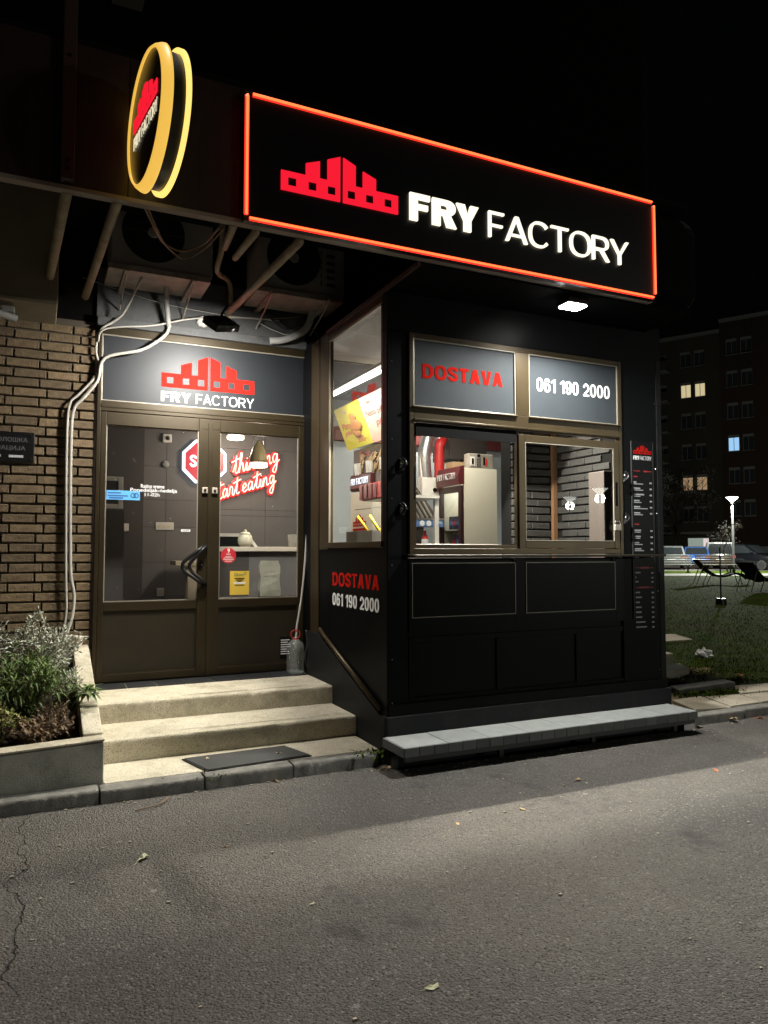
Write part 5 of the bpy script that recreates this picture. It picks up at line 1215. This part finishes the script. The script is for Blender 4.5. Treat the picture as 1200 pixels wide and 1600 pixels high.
# ================================================================ RIGHT SIDE: SLABS, LITTER, PARK
def flat_slab(lab, poly, z0, z1, tilt=(0, 0), m='slab'):
    mb = MB().prism(poly, Matrix.Translation((0, 0, z0)), z1 - z0, bev=.008)
    c = Vector((sum(p[0] for p in poly) / len(poly), sum(p[1] for p in poly) / len(poly), 0))
    for v in mb.b.verts: v.co.z += (v.co.x - c.x) * tilt[0] + (v.co.y - c.y) * tilt[1]
    return tag(obj('paving_slab', mb, m), lab, 'slab', 'loose paving slabs beside the kiosk')
flat_slab('pale triangular tilted slab right at the end of the stone bench', [(5.50, 4.98), (5.98, 4.98), (6.10, 5.44), (5.60, 5.34)], .03, .10, (-.05, .05))
flat_slab('flat worn slab behind the right kerb, nearest the bench', [(5.99, 4.99), (6.42, 5.0), (6.55, 5.36), (6.13, 5.42)], .05, .092)
flat_slab('flat worn slab behind the right kerb at the frame edge', [(6.44, 5.01), (7.2, 5.03), (7.3, 5.30), (6.57, 5.35)], .05, .090)
flat_slab('light slab lying beyond the weeds along the lawn edge', [(6.62, 5.40), (7.5, 5.34), (7.7, 5.62), (6.9, 5.72)], .05, .093)
flat_slab('long grey kerb piece lying among the weeds', [(5.95, 5.58), (6.82, 5.62), (6.86, 5.80), (6.02, 5.78)], .04, .15, (.01, 0), 'kerb_stone')
flat_slab('stepped concrete slab beside the kiosk wall', [(5.3, 6.38), (7.02, 6.42), (7.22, 6.74), (5.3, 6.82)], .06, .175)
flat_slab('small pale concrete block against the kiosk behind the step slab', [(6.3, 7.1), (7.48, 7.1), (7.62, 7.5), (6.4, 7.5)], .07, .235, (0, 0), 'terrazzo')
flat_slab('broad brown slab far behind the kiosk corner', [(7.5, 8.8), (9.6, 8.7), (9.95, 9.4), (7.5, 9.9)], .09, .14)
flat_slab('bare dusty ground patch beside the kiosk base', [(5.18, 5.02), (5.52, 5.0), (6.0, 5.55), (6.75, 5.85), (6.9, 6.30), (5.18, 6.36)], .05, .082, (0, 0), 'dusty_ground')
bg = tag(obj('plastic_bag', MB().box(-1, 1, -1, 1, -1, 1), 'bag_white'), 'crumpled white plastic bag lying on the dark lawn', 'bag')
b = bmesh.new(); bmesh.ops.create_icosphere(b, subdivisions=4, radius=1)
from mathutils import noise as NZ
for v in b.verts:
    p = v.co.copy(); lob = 1 + .45 * NZ.noise(p * 1.6) + .22 * NZ.noise(p * 4 + Vector((3, 1, 2))) + .1 * NZ.noise(p * 9)
    v.co = Vector((p.x * .12 * lob, p.y * .08 * lob, max(p.z, -.25) * .075 * lob * (1.2 - .4 * p.x)))
b.to_mesh(bg.data); b.free(); bg.location = (8.38, 7.38, .115); bg.rotation_euler = (0, 0, -.5)
wd = MB()
rw_ = random.Random(9)
def weeds(lab, pts, n, L, mm='grass'):
    t = thing('weed_clump', lab, 'weeds', (pts[0][0], pts[0][1], .08)); lb = MB()
    for _ in range(n):
        a, b_ = rw_.choice(pts); p = Vector((a + rw_.gauss(0, .10), b_ + rw_.gauss(0, .06), .085)); d = Vector((rw_.uniform(-1, 1), rw_.uniform(-1, 1), rw_.uniform(.5, 1.6)))
        leaf(lb, p, d, (0, 0, 1), L * rw_.uniform(.5, 1.4), L * .35, .3)
    obj('foliage', lb, mm, t)
weeds('green weeds in front of the grey kerb piece', [(5.95, 5.52), (6.2, 5.50), (6.4, 5.5), (6.6, 5.52)], 260, .05)
weeds('weeds and straw along the step slab edge', [(6.3, 6.3), (6.7, 6.2), (7.1, 6.3), (7.3, 6.6)], 300, .055, 'straw')
weeds('small weed tuft in the gap between the kerb and the bench', [(2.27, 4.93), (2.30, 4.9)], 60, .05)
weeds('tiny weed in the kerb joint below the steps', [(1.02, 4.89)], 22, .03)
weeds('green grass fringe along the lawn border', [(7.2, 5.9), (7.6, 5.8), (8.0, 5.75), (7.0, 5.85), (8.3, 5.7)], 700, .05)
def fallen(lab, x, y, z, s, rz, m='fallen_leaf'):
    mb = MB(); n = 11; c = mb.b.verts.new((0, 0, .004)); ring = []
    for k in range(n):
        a = 2 * math.pi * k / n; r_ = (1 if k % 2 else .62) * (1.25 if k in (0, 5, 6) else .85)
        ring.append(mb.b.verts.new((r_ * math.cos(a), r_ * .7 * math.sin(a), random.uniform(0, .35))))
    for k in range(n): mb.b.faces.new((c, ring[k], ring[(k + 1) % n]))
    mb.tube([(-1.2, 0, .1), (-1.9, .15, .05)], .04, 4)
    o = tag(obj('fallen_leaf', mb, m), lab, 'leaf', 'fallen leaves'); o.scale = (s, s, s); o.location = (x, y, z + .003); o.rotation_euler = (random.uniform(-.15, .15), random.uniform(-.15, .15), rz)
fallen('large pale green fallen leaf on the asphalt at left', .52, 3.96, 0, .045, .9, 'fallen_pale')
fallen('pale fallen leaf on the asphalt at bottom centre', 1.31, 2.37, 0, .032, .2, 'fallen_pale')
fallen('tan fallen leaf touching the kerb below the mat', 1.49, 4.885, 0, .034, 1.9)
fallen('tan leaf on the asphalt in front of the bench', 3.35, 4.03, 0, .038, .3)
fallen('small leaf on the lit asphalt band at centre right', 2.67, 3.73, 0, .024, 2.2)
fallen('rusty leaf on the asphalt at far right', 4.38, 3.79, 0, .03, 1.2, 'fallen_red')
fallen('tiny leaf on the asphalt below the mat at left', .93, 3.93, 0, .02, 2.9)
fallen('tiny leaf in the asphalt centre', 1.13, 3.14, 0, .017, .5, 'fallen_pale')
fallen('small leaf on the asphalt left of the bench leaf', 2.20, 3.69, 0, .02, 1.5)
fallen('dry leaf in the corner between kerb and bench', 2.30, 4.84, 0, .05, .4)
fallen('large tan leaf upright against the right kerb', 5.78, 4.80, .02, .07, 1.1)
fallen('tan leaf on the road by the right kerb end', 6.1, 4.79, 0, .05, 2.0, 'fallen_red')
fallen('dry leaf on the mat near its left end', 1.11, 5.27, .10, .028, 1.3)
fallen('dry leaf on the mat near its right end', 1.60, 5.19, .10, .02, 2.6)
fallen('orange leaf lying on the lawn edge', 7.55, 6.15, .09, .07, .7, 'fallen_red')
fallen('tan leaf lying by the lawn border slabs', 7.9, 5.95, .09, .045, 2.4)
for k in range(12):
    x, y = random.uniform(6.0, 9.5), random.uniform(5.9, 8.2)
    fallen('dry brown leaf among the others scattered on the lawn', x, y, gz(x, y), random.uniform(.025, .05), random.random() * 6, 'fallen_leaf')
tw = tag(obj('fallen_twig', MB().tube(catmull([(.56, 4.68, .008), (.66, 4.70, .012), (.73, 4.74, .015), (.78, 4.82, .02)], 5), .004, 6), 'stem'), 'thin dark twig on the asphalt in front of the kerb', 'twig')
mb = MB()
for _ in range(170):
    x, y = random.uniform(-.6, 5.5), random.uniform(1.6, 4.7); s = random.uniform(.003, .008)
    mb.box(x - s, x + s, y - s * .7, y + s * .7, .001, .001 + s * .8, M=None)
for _ in range(150):
    x = random.uniform(-.6, 6.5); y = (4.9 if x < 2.3 else 4.74 if x < 5.3 else 4.82) - abs(random.gauss(0, .06)); s = random.uniform(.003, .008); mb.box(x - s, x + s, y - s * .7, y + s * .7, .001, .001 + s * .8)
gv = obj('gravel_bits', mb, 'slab'); gv['kind'] = 'stuff'; gv['label'] = 'tiny pale grit scattered over the asphalt'

def W(d, px):   # world x,y of the spot d metres ahead of the viewer along the bearing of a column
    a = (px - 600) / 1148 * d
    return .4258 * d + .9048 * a, .9048 * d - .4258 * a
# street lamps: one in view, two across the road
def street_lamp(lab, x, y, z, h=4.45, power=900):
    t = thing('street_lamp', lab, 'street lamp', (x, y, z), 'park street lamps'); T = Matrix.Translation((x, y, z))
    obj('pole', MB().lathe([(.09, 0), (.09, .3), (.07, .34), (.06, h - .35), (.045, h - .3)], T, 16), 'lamp_pole', t, True)
    obj('collar', MB().lathe([(.075, h * .62), (.075, h * .62 + .05)], T, 16), 'black_metal', t)
    obj('lantern', MB().lathe([(.06, h - .34), (.14, h - .25), (.33, h - .09), (.34, h - .07)], T, 24), 'lamp_cone', t, True)
    obj('lantern_cap', MB().lathe([(.36, h - .065), (.34, h - .03), (.10, h + .02)], T, 24), 'lamp_pole', t, True)
    point('lamp_light', (x, y, z + h - .5), power, (.96, 1, .90), .2, t)
x, y = W(42.7, 1145); street_lamp('glowing park street lamp standing on the lawn in the background', x, y, gz(x, y), power=10000)
street_lamp('street lamp behind the viewer mirrored in the right window pane', 21.5, -14.3, 0, 4.3, 1800)
street_lamp('second street lamp behind the viewer mirrored left in the window pane', 23.6, -18.8, 0, 4.3, 1800)
# lawn furniture
x, y = W(19.4, 1124)
t = thing('thin_post', 'thin dark post with a small foot standing in the lawn', 'post', (x, y, gz(x, y))); obj('rod', MB().tube([(x, y, gz(x, y)), (x, y, gz(x, y) + 1.5)], .02, 8), 'black_metal', t); obj('foot', MB().lathe([(.14, 0), (.12, .16)], Matrix.Translation((x, y, gz(x, y))), 14), 'black_metal', t)
def lounger(lab, d, px, rz):
    x, y = W(d, px); t = thing('sun_lounger', lab, 'sun lounger', (0, 0, 0), 'slatted loungers on the lawn')
    P = catmull([(-.95, 0, .98), (-.62, 0, .62), (-.25, 0, .36), (.1, 0, .33), (.5, 0, .44), (.85, 0, .36), (1.05, 0, .20)], 5)
    for s_ in (-.33, .33): obj('rail', MB().tube([p + Vector((0, s_, 0)) for p in P], .04, 6), 'lounger', t)
    for k in range(0, len(P) - 1):
        p = P[k]; q = P[k + 1]; m_ = (p + q) / 2; dr_ = (q - p).normalized(); M = FR(m_, dr_, (0, 1, 0)); L = (q - p).length
        obj('slat', MB().box(-L * .46, L * .46, -.32, .32, -.01, .012, M=M), 'lounger', t)
    for s_ in (-.33, .33):
        obj('leg', MB().tube([(-.72, s_, .72), (-.98, s_, 0)], .018, 6), 'steel', t); obj('leg', MB().tube([(-.40, s_, .44), (-.60, s_, 0)], .018, 6), 'steel', t); obj('leg', MB().tube([(.62, s_, .42), (.72, s_, 0)], .018, 6), 'lounger', t)
    t.location = (x, y, gz(x, y)); t.rotation_euler = (0, 0, rz)
lounger('dark slatted lounger seen from the side on the lawn', 29.8, 1124, R(-36))
lounger('dark lounger seen from behind at the right frame edge', 25.3, 1196, R(-8))
def park_bench(lab, d, px, m, rz):
    x, y = W(d, px); t = thing('park_bench', lab, 'bench', (0, 0, 0), 'park benches')
    for k in range(4): box('back_slat', m, t, -1.1, 1.1, .20 + k * .03, .235 + k * .03, .52 + k * .13, .63 + k * .13, bev=.006)
    for k in range(4): box('seat_slat', m, t, -1.1, 1.1, -.26 + k * .11, -.16 + k * .11, .43, .47, bev=.006)
    for s_ in (-.8, .8):
        obj('leg', MB().box(s_ - .04, s_ + .04, -.24, .22, .38, .429).box(s_ - .04, s_ + .04, -.05, .03, .04, .379).box(s_ - .05, s_ + .05, -.2, .2, 0, .04), 'black_metal', t); obj('back_arm', MB().tube([(s_, .20, .40), (s_, .345, 1.0)], .025, 6), 'black_metal', t)
    t.location = (x, y, gz(x, y)); t.rotation_euler = (0, 0, rz)
park_bench('pale slatted park bench beyond the path next to the kiosk edge', 42.5, 1052, 'bench_wood_pale', R(-25))
park_bench('dark slatted park bench behind the side view lounger', 42.5, 1118, 'bench_wood_dark', R(-25))
# cars
def car(lab, d, px, rz, col, L=4.1, Wd=1.74, Ht=1.5, style='hatch', lights='rear'):
    x, y = W(d, px); t = thing('parked_car', lab, 'car', (0, 0, 0), 'cars parked beyond the lawn')
    h = L / 2; bz = .92 if style != 'suv' else 1.02
    if style == 'van': low = [(-h, .3), (-h, .75), (-h + .04, 1.05), (h - .75, 1.05), (h - .1, .82), (h, .6), (h, .3)]; gh = [(-h + .06, 1.04), (-h + .14, Ht), (h - 1.25, Ht), (h - .72, 1.04)]
    else: low = [(-h, .3), (-h, .62), (-h + .10, bz), (h - 1.15, bz + .03), (h - .18, bz - .20), (h, .52), (h, .3)]; gh = [(-h + .12, bz - .01), (-h + .42, Ht - .05), (-h + .75, Ht), (h - 2.05, Ht), (h - 1.10, bz + .01)]
    SYm = FR((0, Wd / 2, 0), (1, 0, 0), (0, 0, 1))
    bo_ = obj('body', MB().prism(low, SYm, Wd, bev=.07), col, t); smooth_angle(bo_, 40)
    mb = MB().prism(gh, SYm, Wd)
    for v in mb.b.verts:
        f = (v.co.z - bz) / (Ht - bz); v.co.y *= .96 - .17 * max(0, f)
    g_ = obj('cabin', mb, col, t)
    def pane(pts, off):
        m2 = MB(); m2.quad(*[Vector(p) + Vector(off) for p in pts]); obj('window', m2, 'car_glass', t)
    z0, z1 = bz + .05, Ht - .10
    def ww(z): f = (z - bz) / (Ht - bz); return Wd / 2 * (.96 - .17 * f)
    def xr(z):
        a, b2 = gh[0], gh[1]; return a[0] + (b2[0] - a[0]) * (z - a[1]) / (b2[1] - a[1])
    def xf(z):
        a, b2 = gh[-1], gh[-2]; return a[0] + (b2[0] - a[0]) * (z - a[1]) / (b2[1] - a[1])
    pane([(xr(z0), -ww(z0) * .86, z0), (xr(z0), ww(z0) * .86, z0), (xr(z1), ww(z1) * .86, z1), (xr(z1), -ww(z1) * .86, z1)], (-.012, 0, .008))
    pane([(xf(z0), -ww(z0) * .9, z0), (xf(z0), ww(z0) * .9, z0), (xf(z1), ww(z1) * .9, z1), (xf(z1), -ww(z1) * .9, z1)], (.012, 0, .008))
    for s_ in (-1, 1):
        xm = (xr(z0) + xf(z0)) / 2
        pane([(xr(z0) + .15, s_ * ww(z0), z0), (xm - .04, s_ * ww(z0), z0), (xm - .04, s_ * ww(z1), z1), (xr(z1) + .18, s_ * ww(z1), z1)], (0, s_ * .012, 0))
        pane([(xm + .04, s_ * ww(z0), z0), (xf(z0) - .15, s_ * ww(z0), z0), (xf(z1) - .12, s_ * ww(z1), z1), (xm + .04, s_ * ww(z1), z1)], (0, s_ * .012, 0))
        obj('tail_light', MB().box(-h - .012, -h + .14, s_ * (Wd / 2 - .30), s_ * (Wd / 2 - .01), .72, .90, bev=.02), 'tail_red', t)
        obj('headlight', MB().box(h - .30, h + .006, s_ * (Wd / 2 - .42), s_ * (Wd / 2 - .05), .60, .74, bev=.03), 'head_clear', t)
        obj('mirror', MB().box(xf(z0) - .28, xf(z0) - .16, s_ * (Wd / 2 - .02), s_ * (Wd / 2 + .16), bz + .04, bz + .17, bev=.02), col, t)
        for wx in (-h + .72, h - .80):
            wh = obj('wheel', MB().lathe([(.22, -.1), (.30, -.1), (.315, -.06), (.315, .06), (.30, .1), (.22, .1)], FR((wx, s_ * (Wd / 2 - .09), .315), (1, 0, 0), (0, 0, 1)), 20), 'tyre', t); obj('rim', MB().lathe([(.21, -.104), (.21, .104)], FR((wx, s_ * (Wd / 2 - .09), .315), (1, 0, 0), (0, 0, 1)), 14), 'rim', wh)
    box('number_plate', 'plate', t, -h - .012, -h - .004, -.26, .26, .58, .69); box('number_plate', 'plate', t, h + .003, h + .012, -.26, .26, .40, .51)
    box('bumper', 'black_metal', t, -h - .02, -h + .1, -Wd / 2 + .1, Wd / 2 - .1, .30, .44, bev=.02); box('grille', 'black_metal', t, h - .05, h + .004, -.5, .5, .53, .66, bev=.01)
    t.location = (x, y, gz(x, y) + .02); t.rotation_euler = (0, 0, rz)
car('silver hatchback seen from behind beside the kiosk edge', 49, 1046, R(46), 'car_silver', 4.2, 1.76, 1.52)
car('small blue hatchback between the silver car and dark van', 50, 1085, R(45), 'car_blue', 3.7, 1.68, 1.48)
car('dark van parked behind the dark park bench', 50, 1122, R(43), 'car_dark', 4.3, 1.85, 1.75, 'van')
car('shiny black car with headlights facing right, behind the street lamp', 48, 1166, R(-82), 'car_black', 4.6, 1.88, 1.66, 'suv')
car('dark car partly visible at the right frame edge', 50, 1212, R(-75), 'car_dark', 4.4, 1.8, 1.5)
# trees
def tree(lab, d, px, h, r0, seed, leaves, ls=.12):
    rn = random.Random(seed); x, y = W(d, px); t = thing('tree', lab, 'tree', (x, y, gz(x, y)), 'park trees'); B = Vector((x, y, gz(x, y))); tk = MB(); lm = MB(); tips = []
    def grow(p, dr_, L, r, dep):
        P = [p]; q = p
        for k in range(4): dr_ = (dr_ + Vector((rn.gauss(0, .13), rn.gauss(0, .13), rn.gauss(0.03, .08)))).normalized(); q = q + dr_ * (L / 4); P.append(q)
        tk.tube(P, [r * (1 - .14 * k) for k in range(5)], 6 if dep < 2 else 4)
        if dep >= 2: tips.extend(P[2:])
        if dep < 4:
            for _ in range(3 if dep else 5):
                a = rn.random() * 6.28; o_ = Vector((math.cos(a), math.sin(a), rn.uniform(.2, .9))); grow(P[rn.choice((2, 3, 4))], (dr_ * .6 + o_ * .7).normalized(), L * rn.uniform(.55, .75), r * .5, dep + 1)
    grow(B - Vector((0, 0, .1)), Vector((0, 0, 1)), h * .45, r0, 0)
    for _ in range(leaves):
        p = rn.choice(tips) + Vector((rn.gauss(0, .12), rn.gauss(0, .12), rn.gauss(0, .12))); leaf(lm, p, (rn.uniform(-1, 1), rn.uniform(-1, 1), rn.uniform(-1, .3)), (0, 0, 1), ls, ls * .6)
    obj('trunk', tk, 'bark', t); obj('crown', lm, 'tree_leaf', t)
tree('dark nearly bare tree rising behind the parked cars', 57, 1058, 10, .16, 4, 1500)
tree('young bare sapling beside the street lamp', 44, 1136, 3.6, .05, 8, 260, .07)
# apartment block
ab = thing('apartment_block', 'dark multi storey apartment block with a few lit windows', 'apartment building', (0, 0, 0))
r0_ = (1134 - 600) / 1148 * 66
AX, AY = .4258 * 66 + .9048 * r0_, .9048 * 66 - .4258 * r0_
AM = FR((AX, AY, .2), (.46, -.888, 0), (0, 0, 1))     # local x along the facade, y up, z out of it
def wing(x0, x1, cols, zrows, htop, ww_, wh_, zoff, m, lit):
    mb = MB(); cols = sorted(cols); edges = [x0]
    for c in cols: edges += [c - ww_ / 2, c + ww_ / 2]
    edges.append(x1)
    for k in range(0, len(edges), 2): mb.box(edges[k], edges[k + 1], 0, htop, zoff - .4, zoff, M=AM)
    for c in cols:
        zz2 = [0]
        for z in zrows: zz2 += [z, z + wh_]
        zz2.append(htop)
        for k in range(0, len(zz2), 2): mb.box(c - ww_ / 2 + .001, c + ww_ / 2 - .001, zz2[k], zz2[k + 1], zoff - .4, zoff - .002, M=AM)
    obj('wall', mb, m, ab)
    for i, c in enumerate(cols):
        for j, z in enumerate(zrows):
            mb = MB(); f_ = .05; y0, y1 = zoff - .26, zoff - .18
            mb.box(c - ww_ / 2, c - ww_ / 2 + f_, z, z + wh_, y0, y1, M=AM); mb.box(c + ww_ / 2 - f_, c + ww_ / 2, z, z + wh_, y0, y1, M=AM); mb.box(c - ww_ / 2 + f_, c + ww_ / 2 - f_, z, z + f_, y0, y1, M=AM); mb.box(c - ww_ / 2 + f_, c + ww_ / 2 - f_, z + wh_ - .24, z + wh_, y0, y1 + .05, M=AM)
            wn_ = obj('window', mb, 'block_trim', ab)
            obj('pane', MB().box(c - ww_ / 2 + f_, c + ww_ / 2 - f_, z + f_, z + wh_ - .24, zoff - .24, zoff - .22, M=AM), lit.get((i, j), 'pane_dark'), wn_)
            obj('mullion', MB().box(c - .02, c + .02, z + f_, z + wh_ - .24, zoff - .219, zoff - .19, M=AM), 'block_trim', wn_)
            obj('sill', MB().box(c - ww_ / 2 - .05, c + ww_ / 2 + .05, z - .06, z - .005, zoff - .1, zoff + .08, M=AM), 'block_trim', wn_)
rows = [4.45 + 2.9 * k for k in range(6)]
wing(-9.0, -.02, [-5.35, -3.2, -1.95], [z - .35 for z in rows], 21.3, .95, 1.45, 0, 'block_wall', {(1, 4): 'pane_warm', (2, 4): 'pane_warm', (1, 1): 'pane_tan', (2, 1): 'pane_tan'})
wing(.02, 14.0, [.95, 2.15, 5.0, 6.3, 9, 10.2], [z + .05 for z in rows], 22.0, .95, 1.45, .6, 'block_wall_red', {(0, 2): 'pane_blue'})
obj('side_return', MB().box(-.018, .018, 0, 22, -.4, .6, M=AM), 'block_wall', ab)
obj('roof', MB().box(-9.3, -.03, 21.302, 21.6, -9, .3, M=AM).box(.021, 14.3, 22.002, 22.3, -9, .9, M=AM), 'block_trim', ab)
for j, z in enumerate(rows):
    bl = obj('balcony', MB().box(-7.2, -4.55, z - .75, z - .60, .001, 1.1, M=AM), 'block_trim', ab); obj('railing', MB().box(-7.2, -4.55, z - .60, z + .25, 1.04, 1.08, M=AM), 'block_wall', bl)
obj('entrance_canopy', MB().box(-5.2, -.6, 2.95, 3.15, .001, 1.4, M=AM), 'block_trim', ab)
obj('entrance_hall', MB().box(-3.25, -1.45, .1, 2.6, .002, .03, M=AM), 'hall_glow', ab); obj('entrance_door', MB().box(-1.9, -1.45, .1, 2.55, .035, .06, M=AM), 'hall_door', ab)
obj('stair_rail', MB().tube([AM @ Vector((-2.5, .2, .1)), AM @ Vector((-1.9, 1.2, .1))], .05, 6), 'black_metal', ab)
